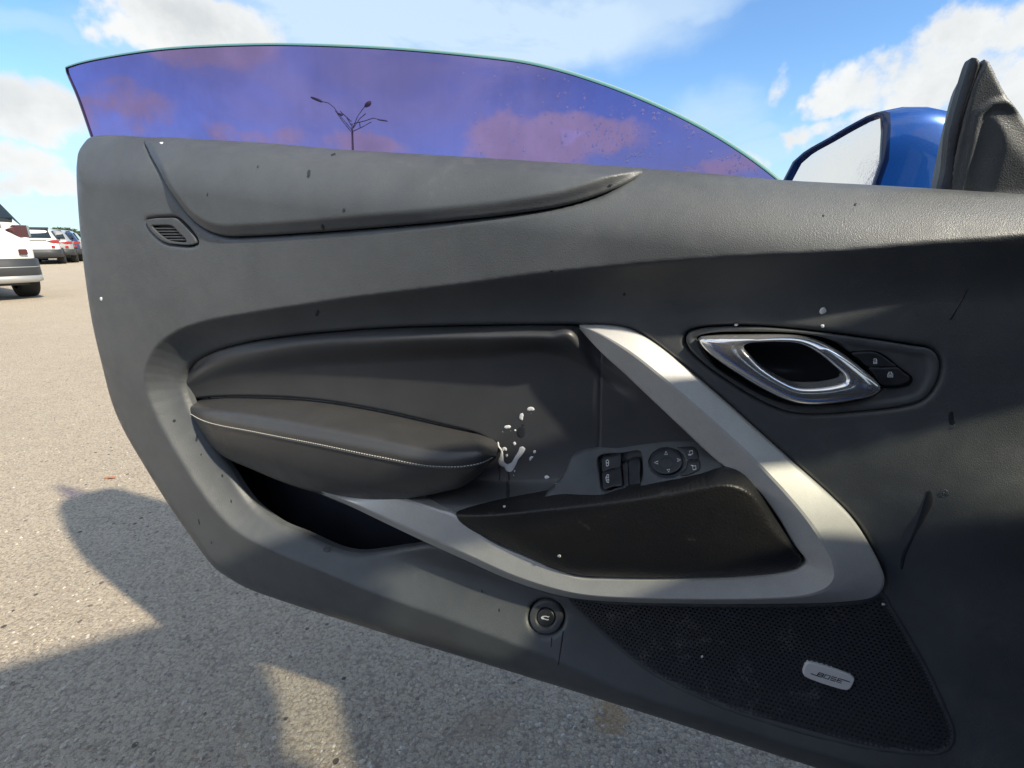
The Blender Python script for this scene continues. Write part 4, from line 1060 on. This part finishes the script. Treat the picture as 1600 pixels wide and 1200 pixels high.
def strip_mesh(name, lines, dfun, h, material, parent):
    V = []; Fc = []
    for ln in lines:
        pts = catmull(np.array([[p[0], p[1], p[2]] for p in ln], float), False, 1.2)
        P = on_surface([(p[0], p[1]) for p in pts], dfun, 0); n = len(P); a0 = len(V)
        ks = 7
        for i in range(n):
            a = P[max(i - 1, 0)]; b = P[min(i + 1, n - 1)]; td = (b - a)[:2]; td = td / max(np.linalg.norm(td), 1e-9); nn = np.array([-td[1], td[0]])
            ef = min(1, (i + .3) / 2.0, (n - 1 - i + .3) / 2.0)
            hw = pts[i][2] * .00100 * ef
            for k in range(ks):
                s_ = -1 + 2 * k / (ks - 1); u, w = P[i, 0] + nn[0] * s_ * hw, P[i, 1] + nn[1] * s_ * hw
                V.append((u, -(float(dfun(np.array([u]), np.array([w]))[0]) + .0002 + h * (1 - s_ * s_) ** .5 * ef), w))
        for i in range(n - 1):
            for k in range(ks - 1): a = a0 + i * ks + k; Fc.append((a, a + 1, a + ks + 1, a + ks))
    return mesh(name, V, Fc, material, parent)
def ZL(l): return [(740 + x / 6, 600 + y / 6, r / 6) for x, y, r in l]
strip_mesh('water_bead', [ZL(l) for l in (
    [(228, 540, 10), (235, 585, 8), (262, 625, 10), (262, 680, 16), (262, 735, 26), (300, 765, 18), (330, 785, 34), (370, 755, 22), (400, 700, 18), (435, 650, 20), (458, 605, 24), (460, 585, 18)],
    [(330, 780, 24), (325, 805, 12), (323, 822, 6)], [(262, 630, 8), (290, 605, 14), (308, 625, 16)], [(318, 655, 10), (305, 685, 12)],
    [(385, 540, 13), (382, 575, 15)], [(500, 245, 12), (535, 232, 16), (572, 240, 14)], [(460, 272, 14), (446, 315, 16), (458, 340, 12)], [(285, 408, 12), (320, 402, 14), (350, 398, 14)],
    [(270, 445, 10), (276, 450, 12)], [(380, 436, 12), (400, 432, 14)], [(345, 440, 7), (352, 440, 7)], [(580, 620, 10), (565, 650, 14)], [(560, 680, 10), (535, 695, 10), (530, 720, 8)], [(388, 805, 9), (382, 825, 8)], [(376, 850, 7), (375, 862, 6)], [(540, 272, 7), (541, 276, 7)])], ins_d, .0006, 'water_bright', sp)
strip_mesh('wet_run', [ZL(l) for l in ([(322, 815, 12), (324, 900, 14), (322, 1000, 14), (322, 1092, 13)], [(238, 765, 12), (240, 850, 10), (236, 910, 10)], [(455, 390, 12), (450, 430, 30), (440, 470, 34), (420, 492, 22)], [(470, 370, 10), (455, 400, 10)])], ins_d, .0004, 'water_film', sp)['kind'] = 'stuff'
def single(px, py, rx, ry, dfun, matn, label, cat='water drop', h=.0009, n=9, jit=.25):
    pts = [(px + rx * (1 + random.uniform(-jit, jit)) * math.cos(2 * math.pi * k / n), py + ry * (1 + random.uniform(-jit, jit)) * math.sin(2 * math.pi * k / n)) for k in range(n)]
    return blob('water_drop', [pts], dfun, h, matn, label, cat, 'water drops on the door trim')
for a in ((1286.5, 486, 6, 5, bd, 'water_bright', 'white water drop high on the dark trim above the handle bezel'),
          (1285, 509.5, 3, 3, bd, 'water_bright', 'tiny white drop just above the top edge of the handle bezel'),
          (1150, 507.5, 3.5, 2, bd, 'water_bright', 'tiny drop on the trim just above the left end of the handle bezel'),
          (1476, 771, 7, 6, bd, 'water', 'clear round drop in the sunlit patch right of the silver trim'),
          (158, 467, 2.2, 3, bd, 'water_bright', 'lone white drop at the far left edge of the door trim'),
          (252, 223, 2.5, 1.6, upad_d, 'water_bright', 'small white drop at the left top corner of the upper pad'),
          (874, 869, 3, 2.2, padf, 'water_bright', 'white speck on the lower left of the black pull pad'),
          (788, 791, 2.2, 2, padf, 'water_bright', 'white speck on the top left edge of the black pull pad'),
          (854, 746, 4, 3, insd, 'water_bright', 'drop on the insert at the left tip of the switch panel'),
          (871, 757, 3.5, 3, swf, 'water', 'clear drop on the left corner of the switch panel'),
          (636, 713, 2.2, 2, armf, 'water_bright', 'small white drop on the leather armrest above the stitching'),
          (1380, 944, 3, 2, grd, 'water_bright', 'tiny white speck at the upper right of the speaker grille'),
          (1097, 1026, 2, 2, grd, 'water_bright', 'tiny white speck at the left of the speaker grille'),
          (1489, 667, 3.2, 3.6, bd, 'water', 'dark wet drop right of the handle bezel at the end of a short run')):
    single(*a)
runs = empty('water_runs', (O[0], O[1], 0), RZ); tag(runs, 'thin dark wet runs and spots dried on the charcoal door trim', 'water marks')
strip_mesh('wet_run', [[(1452, 766, 1.6), (1450, 785, 3.2), (1440, 810, 2.4), (1425, 840, 1.4), (1412, 868, 1.8), (1408, 890, 1.2)], [(1486, 642, 1.4), (1486, 655, 2), (1489, 664, 2)], [(1512, 450, .5), (1497, 478, .6), (1484, 500, 1.1)],
    [(880, 985, 1), (877, 1005, 1.2), (872, 1040, .8)], [(862, 995, .9), (861, 1012, .7)], [(780, 950, 1), (780, 956, 1.6)], [(753, 921, 1), (753, 926, 1.4)],
    [(976, 457, 1.2), (975, 463, 1.8)], [(498, 484, 1.5), (494, 494, 2)], [(861, 421, 2), (863, 425, 2)], [(308, 679, 1), (307, 690, 1.8)], [(315, 708, 1), (314, 712, 1.4)], [(272, 655, 2), (273, 660, 2)],
    [(347, 740, 1), (348, 746, 1.8)], [(310, 810, 1), (312, 820, 2)], [(330, 845, 1), (331, 850, 1.8)], [(505, 857, 3), (516, 860, 3)], [(1335, 318, 1.5), (1338, 321, 1.8)], [(1285, 336, 1.5), (1288, 338, 1.5)], [(361, 780, 1), (362, 786, 1.2)]], bd, .0004, 'water_film', runs)['kind'] = 'stuff'
strip_mesh('wet_spot', [[(483, 265, 2), (482, 278, 2.4)], [(403, 258, 1.2), (403, 263, 1.4)], [(538, 325, 2), (537, 332, 2)], [(504, 350, 2), (504, 360, 3)], [(324, 301, 1), (324, 307, 1.2)], [(952, 288, 3), (954, 292, 3)], [(518, 241, 2.5), (524, 242, 2)]], upad_d, .0004, 'water_film', runs)['kind'] = 'stuff'

# ------------------------------------------------------------------ own car (mostly outside the frame; shades ground and trim)
AX = np.array([.88, .48, 0]); AX /= np.linalg.norm(AX); RZC = math.atan2(AX[1], AX[0])
own = empty('sports_car', (0, 0, 0), RZC)     # local x forwards, local y to the driver's side (outwards)
tag(own, 'blue coupe the open door belongs to, standing behind the camera', 'car')
def prism(name, prof, y0, y1, material, parent, bev=0.0, axis='y', smooth=False):
    """side profile in (x,z) extruded across y"""
    n = len(prof); V = [(x, y0, z) for x, z in prof] + [(x, y1, z) for x, z in prof]
    Fc = [tuple(range(n)), tuple(range(n, 2 * n))[::-1]] + [(i, i + n, (i + 1) % n + n, (i + 1) % n) for i in range(n)]
    o = mesh(name, V, Fc, material, parent, smooth=smooth)
    if bev:
        b_ = bmesh.new(); b_.from_mesh(o.data); bmesh.ops.bevel(b_, geom=b_.edges[:], offset=bev, segments=2, affect='EDGES'); b_.to_mesh(o.data); b_.free()
    return o
YD, YP = -.06, -1.84
prism('front_body', [(.86, .25), (.86, .92), (.95, .96), (1.6, .90), (2.1, .78), (2.3, .6), (2.3, .3), (2.1, .22)], YD, YP, 'blue_paint', own, .03)
prism('rear_body', [(-.62, .25), (-.62, .95), (-1.6, 1.03), (-2.1, 1.02), (-2.25, .8), (-2.2, .4), (-1.9, .25)], YD, YP, 'blue_paint', own, .03)
prism('door_sill', [(-.62, .20), (-.62, .36), (.86, .36), (.86, .20)], YD, YD - .16, 'blue_paint', own, .01)
prism('passenger_side', [(-.62, .20), (-.62, .97), (.86, .93), (.86, .20)], YP, YP + .12, 'blue_paint', own, .01)
prism('floor', [(-.62, .18), (-.62, .22), (.86, .22), (.86, .18)], YD - .16, YP + .12, 'black_trim', own)
prism('kick_panel', [(.50, .24), (.50, .50), (.60, .72), (.86, .72), (.86, .24)], YD - .06, YD - .10, 'black_trim', own)
prism('hinge_pillar', [(.80, .20), (.80, .93), (.86, .93), (.86, .20)], YD - .005, YD - .14, 'black_trim', own)
prism('dashboard', [(.58, .68), (.62, .86), (.74, .92), (1.14, .90), (1.14, .45), (.70, .5)], YD - .10, YP + .14, 'seat_leather', own, .02)
prism('roof', [(-.95, 1.27), (-.6, 1.335), (-.1, 1.35), (.30, 1.335), (.52, 1.30), (.52, 1.275), (.28, 1.30), (-.1, 1.315), (-.6, 1.30), (-.95, 1.24)], -.165, -1.735, 'blue_paint', own, .008)
prism('headliner', [(-.9, 1.225), (-.6, 1.285), (-.1, 1.30), (.27, 1.285), (.50, 1.262), (.50, 1.255), (.27, 1.275), (-.1, 1.29), (-.6, 1.275), (-.9, 1.215)], -.24, -1.66, 'headliner_cloth', own)
def bar(name, a, b, w, h_, material, parent):
    a = Vector(a); b = Vector(b); tdir = (b - a).normalized(); s_ = tdir.cross(Vector((0, 0, 1))).normalized(); v_ = s_.cross(tdir); V = []
    for p in (a, b):
        for i, j in ((-1, -1), (1, -1), (1, 1), (-1, 1)): V.append(tuple(p + s_ * w * i / 2 + v_ * h_ * j / 2))
    return mesh(name, V, [(0, 1, 2, 3), (7, 6, 5, 4), (0, 4, 5, 1), (1, 5, 6, 2), (2, 6, 7, 3), (3, 7, 4, 0)], material, parent, smooth=False)
for y_a, y_b in ((-.10, -.21), (-1.80, -1.69)):
    bar('windscreen_pillar', (1.18, y_a, .93), (.48, y_b, 1.30), .075, .07, 'black_trim', own)
    bar('rear_pillar', (-1.5, y_a, 1.0), (-.75, y_b, 1.30), .22, .06, 'blue_paint', own)
    bar('roof_rail', (-.95, y_b, 1.26), (-.1, y_b, 1.315), .09, .06, 'blue_paint', own)
    bar('roof_rail', (-.1, y_b, 1.315), (.52, y_b, 1.285), .09, .06, 'blue_paint', own)
mesh('windscreen', [(1.18, -.14, .94), (1.18, -1.76, .94), (.52, -1.66, 1.29), (.52, -.24, 1.29)], [(0, 1, 2, 3)], 'windscreen_green_glass', own, smooth=False)
mesh('rear_window', [(-1.5, -.2, 1.0), (-1.5, -1.7, 1.0), (-.9, -1.62, 1.27), (-.9, -.26, 1.27)], [(0, 1, 2, 3)], 'car_window', own, smooth=False)
mesh('side_window', [(-.9, YP + .06, .97), (1.1, YP + .06, .94), (.50, -1.69, 1.28), (-.75, -1.69, 1.28)], [(0, 1, 2, 3)], 'car_window', own, smooth=False)
mesh('quarter_window', [(-1.4, -.10, 1.0), (-.64, -.10, .96), (-.70, -.20, 1.28), (-.85, -.20, 1.28)], [(0, 1, 2, 3)], 'car_window', own, smooth=False)
prism('visor_light_blocker', [(.46, 1.06), (.475, 1.06), (.52, 1.25), (.505, 1.25)], -.26, -.70, 'headliner_cloth', own)  # unseen visor, added folded down to block windscreen light on the ground
cw = [(.44 + .07 * math.cos(2 * math.pi * k / 28) * .45, -.50 + .185 * math.sin(2 * math.pi * k / 28), .88 + .185 * math.cos(2 * math.pi * k / 28)) for k in range(28)]
tube('steering_wheel', cw, .016, 'seat_leather', own, 8, closed=True)
tube('steering_hub', [(.66, -.50, .84), (.46, -.50, .88)], [.05, .07], 'seat_leather', own, 10)
for an in (0, 2.2, 4.1): tube('steering_spoke', [(.46, -.50, .88), (.44 + .03 * math.cos(an), -.50 + .18 * math.sin(an), .88 + .18 * math.cos(an))], [.03, .018], 'seat_leather', own, 8)
prism('hood_light_blocker', [(.56, .90), (.58, 1.07), (.70, 1.10), (.90, .95), (.90, .88)], -.24, -.76, 'seat_leather', own, .02)  # unseen dash hood, added and raised to cut windscreen sun reaching the ground
for y_ in (-.40, -1.16):
    prism('seat', [(-.55, .35), (-.62, .6), (-.74, 1.02), (-.66, 1.06), (-.50, .62), (-.0, .56), (.02, .38)], y_, y_ - .46, 'seat_leather', own, .04)

# ------------------------------------------------------------------ parked cars
def gp(px, py):
    r = pxdir(px, py); tt = CAMZ / -r[2]; return Vector((r[0] * tt, r[1] * tt, 0))
def parked_car(paint, L=4.4, Wd=1.82, H=1.62, belt=.98, bz=(.34, .60), lz=(.82, 1.0), skz=(.30, .40, .48), lin=.42, spoiler=True, glossy_dark=True, skid=True, lamp='red_lamp'):
    """rear of the car at local x=0, the car points to -x ... +x is the rear face"""
    r = empty('parked_car')
    hw = Wd / 2
    # body: stations from rear (x=0) forwards (x=-L); half section rings
    st = [  # x, bottom z, widest half-width, belt z, roof z, roof half width
        (0.02, .62, .80, .86, .90, .70), (-.03, .50, .92, .95, 1.00, .74), (-.10, .42, .97, .98, 1.04, .78), (-.30, .36, 1.0, 1.0, 1.42, .74), (-.55, .33, 1.0, 1.0, H - .05, .72), (-.9, .30, 1.0, 1.0, H, .74), (-1.8, .28, 1.0, .98, H, .76), (-2.5, .28, 1.0, .96, H - .05, .74),
        (-3.0, .28, 1.0, .95, 1.30, .72), (-3.35, .28, 1.0, .94, 1.02, .74), (-3.9, .30, .97, .88, .95, .74), (-4.25, .34, .88, .74, .78, .62), (-L, .42, .70, .62, .64, .5)]
    V = []; Fc = []; dB = belt - .98
    for (x, zb, k, zt, zr, kr) in st:
        if x > -3.2: zt += dB; zr = max(zr, zt + .05)
        w = hw * k
        ring = [(0, zb), (w * .86, zb), (w * .97, zb + .08), (w, zb + (zt - zb) * .45), (w * .985, zt - .08), (w * .93, zt), (hw * kr + (w * .93 - hw * kr) * .35, zt + (zr - zt) * .65), (hw * kr, zr - .03 if zr - zt > .1 else zr), (hw * kr * .6, zr + .01), (0, zr + .02)]
        for (y, z) in ring: V.append((x, y, z))
        for (y, z) in ring[1:-1][::-1]: V.append((x, -y, z))
    m_ = 18
    for i in range(len(st) - 1):
        for k in range(m_): a = i * m_ + k; b = i * m_ + (k + 1) % m_; Fc.append((a, b, b + m_, a + m_))
    Fc.append(tuple(range(m_))[::-1]); Fc.append(tuple((len(st) - 1) * m_ + k for k in range(m_)))
    b_ = mesh('body', V, Fc, paint, r)
    md = b_.modifiers.new('sub', 'SUBSURF'); md.levels = 1; md.render_levels = 2
    # rear window
    def panel3(name, pts, material, parent=r, off=.012, th=.02, sub=3):
        P = [Vector(p) for p in pts]; c = sum(P, Vector()) / len(P); nn = (P[1] - P[0]).cross(P[-1] - P[0]).normalized()
        n = len(P); V = [tuple(p + nn * off) for p in P] + [tuple(p - nn * th) for p in P]
        return mesh(name, V, [tuple(range(n)), tuple(range(n, 2 * n))[::-1]] + [(i, i + n, (i + 1) % n + n, (i + 1) % n) for i in range(n)], material, parent, smooth=False)
    yy = hw * .78
    panel3('rear_window', [(-.08, -yy, 1.05 + dB), (-.08, yy, 1.05 + dB), (-.50, yy * .86, H - .10), (-.50, -yy * .86, H - .10)], 'car_window', off=.07)
    for s_ in (-1, 1):
        yb = s_ * hw * .955; yt = s_ * hw * .80
        pts = [(-.45, yb, 1.0 + dB), (-3.05, yb, .98 + dB * .7), (-2.6, yt, H - .14), (-.75, yt, H - .12)]
        if s_ > 0: pts = pts[::-1]
        panel3('side_window', pts, 'car_window', off=.02)
    if spoiler:
        prism('spoiler', [(-.30, H - .03), (-.62, H + .02), (-.62, H - .04), (-.32, H - .09)], -yy * .92, yy * .92, 'black_trim', r, .01)
    # tail lamps (swept, pointed inwards), reflectors, trim strip, bumper and skid plate
    for s_ in (-1, 1):
        path = [(.035, lin, .04), (.03, lin + (.80 - lin) * .5, .5), (.005, .80, 1.0), (-.07, .93, 1.0), (-.18, .99, .9), (-.36, 1.005, .25)]
        zm, zh = (lz[0] + lz[1]) / 2, (lz[1] - lz[0]) / 2; V = []; n = len(path)
        for (x, y, k) in path: V.append((x + .012, s_ * (y * hw + .012), zm - zh * k + (zh * .4 * (1 - k))))
        for (x, y, k) in path: V.append((x + .012, s_ * (y * hw + .012), zm + zh * k + (zh * .4 * (1 - k))))
        for (x, y, k) in path: V.append((x - .06, s_ * (y * hw - .06), zm - zh * k))
        for (x, y, k) in path: V.append((x - .06, s_ * (y * hw - .06), zm + zh * k))
        Fc = []
        for i in range(n - 1): Fc += [(i, i + 1, n + i + 1, n + i), (2 * n + i, 2 * n + i + 1, i + 1, i), (n + i, n + i + 1, 3 * n + i + 1, 3 * n + i)]
        mesh('tail_lamp', V, Fc, lamp, r, smooth=False)
        prism('reflector', [(.055, bz[1] + .06), (.055, bz[1] + .15), (-.05, bz[1] + .15), (-.05, bz[1] + .06)], s_ * hw * .72, s_ * hw * .84, lamp, r, .01)
    # wrap-round bumper ring
    def wrap(name, z0, z1, out, material, depth=.9):
        sec = [(-.75, 1.0), (-.35, 1.0), (-.12, .97), (.0, .86), (.04, .5), (.05, 0)]
        pl = [(x + (out if i > 2 else 0), y * hw + (out * .4)) for i, (x, y) in enumerate(sec)]
        pl = pl + [(x, -y) for x, y in pl[:-1][::-1]]
        V = []; n = len(pl)
        for z, ins in ((z0, .05), (z0 + .02, 0), (z1 - .02, 0), (z1, .03)):
            for (x, y) in pl: V.append((x - ins, y * (1 - ins * .6), z))
        Fc = [(k * n + i, k * n + i + 1, (k + 1) * n + i + 1, (k + 1) * n + i) for k in range(3) for i in range(n - 1)]
        return mesh(name, V, Fc, material, r)
    wrap('bumper', bz[0], bz[1], .07, 'black_trim')
    if skid:
        wrap('bumper_strip', skz[2], skz[2] + .045, .078, 'skid_silver'); wrap('skid_plate', skz[0], skz[1], .074, 'skid_silver')
    prism('trim_strip', [(.045, lz[1] - .03), (.05, lz[1] + .01), (-.02, lz[1] + .02), (-.02, lz[1] - .03)], -hw * .6, hw * .6, 'skid_silver', r, .006)
    # wheels
    for x in (-.80, -3.55):
        for s_ in (-1, 1):
            V = []; Fc = []; n = 28; Rw = .345
            prof = [(.0, .20), (.03, .21), (.05, .30), (.035, .33), (.0, Rw), (-.19, Rw), (-.22, .33), (-.22, .2)]
            for (dy, rr) in prof:
                for k in range(n): an = 2 * math.pi * k / n; V.append((x + rr * math.cos(an), s_ * (hw * .985 + dy), Rw + rr * math.sin(an)))
            for q_ in range(len(prof) - 1):
                for k in range(n): a = q_ * n + k; b = q_ * n + (k + 1) % n; Fc.append((a, b, b + n, a + n))
            wl = mesh('wheel', V, Fc, 'tyre', r)
            V = [(x, s_ * (hw * .985 - .02), Rw)]; Fc = []
            for k in range(20):
                an = 2 * math.pi * k / 20; V.append((x + .21 * math.cos(an), s_ * (hw * .985 + (.01 if k % 4 < 2 else -.04)), Rw + .21 * math.sin(an)))
            Fc = [(0, 1 + k, 1 + (k + 1) % 20) for k in range(20)]
            mesh('rim', V, Fc, 'rim_metal', wl)
    prism('underbody', [(-.15, .24), (-.15, .45), (-4.1, .45), (-4.1, .24)], -hw * .8, hw * .8, 'black_trim', r)
    return r
def place_car(c, px, py, yaw, anchor_y):
    """anchor: ground point under local (0.05, anchor_y) at photo pixel px,py"""
    p = gp(px, py); a = Vector((.05, anchor_y, 0)); a.rotate(Matrix.Rotation(yaw, 4, 'Z')); c.location = p - a; c.rotation_euler = (0, 0, yaw)
def yaw_of(vx, vy): return math.atan2(vy, vx)
c1_ = parked_car('white_paint', H=1.72, belt=1.20, bz=(.30, .68), lz=(1.02, 1.21), skz=(.29, .42, .52), lin=.66, lamp='dark_red_lamp')
place_car(c1_, 86, 466, math.radians(-33), .95)
tag(c1_, 'white SUV nearest at the left edge of the picture, dark lower bumper with silver strip', 'car', 'parked cars')
c2_ = parked_car('white_paint', H=1.50, belt=1.0, bz=(.30, .62), lz=(.86, 1.00), lin=.62, skid=False)
place_car(c2_, 99, 413, math.radians(-52), .88)
tag(c2_, 'white crossover with red tail lamps parked just behind the nearest white SUV', 'car', 'parked cars')
c3_ = parked_car('silver_car_paint', H=1.46, lz=(.82, .94), lin=.60, skid=False, spoiler=False)
place_car(c3_, 119, 411, math.radians(-52), .88)
tag(c3_, 'silver car with wide red tail lamps between the white crossover and the dark blue car', 'car', 'parked cars')
c4_ = parked_car('navy_car_paint', H=1.46, lz=(.82, .94), lin=.60, skid=False, spoiler=False)
place_car(c4_, 131, 409, math.radians(-52), .88)
tag(c4_, 'dark blue car mostly hidden by the edge of the open door', 'car', 'parked cars')

# ------------------------------------------------------------------ street lamp seen through the glass
def at(px, py, Y):
    r = pxdir(px, py); tt = Y / r[1]; return Vector((r[0] * tt, Y, CAMZ + r[2] * tt))
YL = 46.0
lamp = empty('street_lamp', (at(551, 230, YL).x, YL, 0))
tag(lamp, 'dark four-armed car park lamp post seen through the purple window', 'street lamp')
bx = at(551, 230, YL).x
def LP(px, py, dy=0): p = at(px, py, YL); return (p.x - bx, dy, p.z)
top = LP(550, 193)
tube('pole', [(0, 0, 0), (0, 0, .3), (0, 0, LP(551, 232)[2]), (LP(550.5, 205)[0], 0, LP(550.5, 205)[2]), top], [.16, .13, .10, .085, .06], 'lamp_steel', lamp, 10)
for pts, dy in (([(550, 203), (534, 184), (522, 168), (513, 161), (505, 159)], 0), ([(548, 205), (532, 186), (520, 170)], .2), ([(550, 203), (556, 178), (563, 161)], .4), ([(552, 200), (557, 180), (560, 168)], .7),
            ([(553, 193), (570, 189), (583, 184.5), (592, 186.5)], 0), ([(552, 205), (563, 198), (577, 188)], .2), ([(549, 196), (543, 184), (538, 180), (535, 183)], -.3), ([(549, 190), (541, 181)], -.5), ([(562, 190.5), (561, 198)], .1)):
    tube('arm', [LP(x, y, dy * (i / (len(pts) - 1)) * 3) for i, (x, y) in enumerate(pts)], .035, 'lamp_steel', lamp, 6)
def head(x0, y0, x1, y1, w, dy):
    a = Vector(LP(x0, y0, dy)); b = Vector(LP(x1, y1, dy)); V = []; Fc = []; n = 8
    for f, s_ in ((0, .35), (.15, .8), (.5, 1.0), (.85, .9), (1, .4)):
        p = a.lerp(b, f)
        for k in range(n): an = 2 * math.pi * k / n; V.append((p.x, p.y + math.cos(an) * w * s_ * 1.6, p.z + math.sin(an) * w * s_))
    for i in range(4):
        for k in range(n): q_ = i * n + k; z_ = i * n + (k + 1) % n; Fc.append((q_, z_, z_ + n, q_ + n))
    Fc.append(tuple(range(n))[::-1]); Fc.append(tuple(4 * n + k for k in range(n)))
    mesh('lamp_head', V, Fc, 'lamp_head_paint', lamp)
head(485.5, 152, 504, 159, .12, 0); head(563.5, 160, 573.5, 154, .20, 1.2); head(590, 187, 606, 189.3, .06, 0); head(533, 182, 541, 184, .10, -.9)

# ------------------------------------------------------------------ horizon: trees and low wall
def leafy(name, px, py_top, Y, half, seed, lab):
    random.seed(seed); p = at(px, py_top, Y); hgt = p.z
    r = empty(name, (p.x, Y, 0)); tag(r, lab, 'tree', 'trees on the far horizon')
    tube('trunk', [(0, 0, 0), (.1, 0, hgt * .5), (0, .1, hgt * .8)], [.25, .16, .06], MATS['tree_bark'], r, 6)
    V = []; Fc = []
    for i in range(900):
        th = random.uniform(0, 2 * math.pi); ph = math.acos(random.uniform(-1, 1)); q_ = random.uniform(.4, 1) ** .5
        c = Vector((math.cos(th) * math.sin(ph) * half, math.sin(th) * math.sin(ph) * half, hgt * .62 + math.cos(ph) * hgt * .38)) * 1.0
        c = Vector((c.x * q_ * random.uniform(.7, 1.1), c.y * q_, hgt * .62 + (c.z - hgt * .62) * q_)); a0 = len(V)
        for k in range(4):
            V.append(tuple(c + Vector((random.uniform(-.4, .4), random.uniform(-.4, .4), random.uniform(-.3, .3)))))
        Fc.append((a0, a0 + 1, a0 + 2, a0 + 3))
    mesh('crown', V, Fc, MATS['foliage'], r, smooth=False)
mat('tree_bark', (.08, .06, .045), .9); mat('foliage', (.055, .075, .035), .8, var=(.5, .4)); mat('far_wall', (.42, .39, .34), .8, var=(.3, .1))
leafy('far_tree', 97, 355, 130, 3.5, 3, 'bushy tree on the horizon above the parked cars')
leafy('far_tree', 84, 360, 140, 4.0, 4, 'low tree on the horizon above the white crossover')
leafy('far_tree', 118, 361, 150, 4.0, 5, 'low tree on the horizon beside the door edge')
leafy('far_tree', 108, 362, 170, 6.0, 6, 'wide low tree on the horizon above the silver car')
w0_ = at(-200, 372, 160); 
wl_ = mesh('boundary_wall', [(w0_.x, 175, 0), (at(300, 372, 175).x, 175, 0), (at(300, 372, 175).x, 175, 2.2), (w0_.x, 175, 2.2), (w0_.x, 175.4, 0), (at(300, 372, 175).x, 175.4, 0), (at(300, 372, 175).x, 175.4, 2.2), (w0_.x, 175.4, 2.2)],
           [(0, 1, 2, 3), (5, 4, 7, 6), (3, 2, 6, 7), (0, 3, 7, 4), (1, 5, 6, 2)], 'far_wall', smooth=False)
tag(wl_, 'long pale low wall along the far edge of the lot', 'wall')

# ------------------------------------------------------------------ leaf on the ground and loose stones
random.seed(11)
lf = gp(172, 748); V = []; n = 14
for k in range(n):
    an = 2 * math.pi * k / n; r = .016 * (1 + .35 * math.cos(2 * an)) * random.uniform(.85, 1.1); V.append((r * math.cos(an), r * .8 * math.sin(an), .004 + .004 * abs(math.sin(an * 1.5))))
V.append((0, 0, .009)); 
mat('dry_leaf', (.42, .17, .08), .7)
o = mesh('dry_leaf', V + [(x, y, z - .001) for x, y, z in V], [(k, (k + 1) % n, n) for k in range(n)] + [((k + 1) % n + n + 1, k + n + 1, 2 * n + 1) for k in range(n)], 'dry_leaf'); o.location = lf
tag(o, 'small orange brown dry leaf lying on the sunlit asphalt', 'leaf')
V = []; Fc = []
for i in range(5200):
    px_i, py_i = random.uniform(-60, 1250), random.uniform(620, 1260)
    p = gp(px_i, py_i); r = random.choice((.0018, .0025, .003, .004, .0055)) * random.uniform(.7, 1.2); a0 = len(V)
    for (x, y, z) in ((1, 0, 0), (.3, .9, 0), (-.8, .6, 0), (-.9, -.5, 0), (.2, -1, 0), (.1, .05, .8)):
        V.append((p.x + x * r * random.uniform(.7, 1.2), p.y + y * r * random.uniform(.7, 1.2), .0005 + z * r * random.uniform(.6, 1)))
    for k in range(5): Fc.append((a0 + k, a0 + (k + 1) % 5, a0 + 5))
def stonefn(q, b, oc):
    pos = q.node('ShaderNodeNewGeometry').outputs['Position']; c = q.voro(pos, 40, 'Color'); s1 = q.node('ShaderNodeSeparateColor'); q.l.new(c, s1.inputs[0])
    q.l.new(q.mix(s1.outputs[0], (.22, .18, .15), (.58, .52, .44)), b.inputs['Base Color'])
mat('loose_stone', rough=.85, fn=stonefn)
o = mesh('loose_gravel', V, Fc, 'loose_stone', smooth=False); tag(o, 'loose grit scattered on the asphalt', 'gravel', kind='stuff')
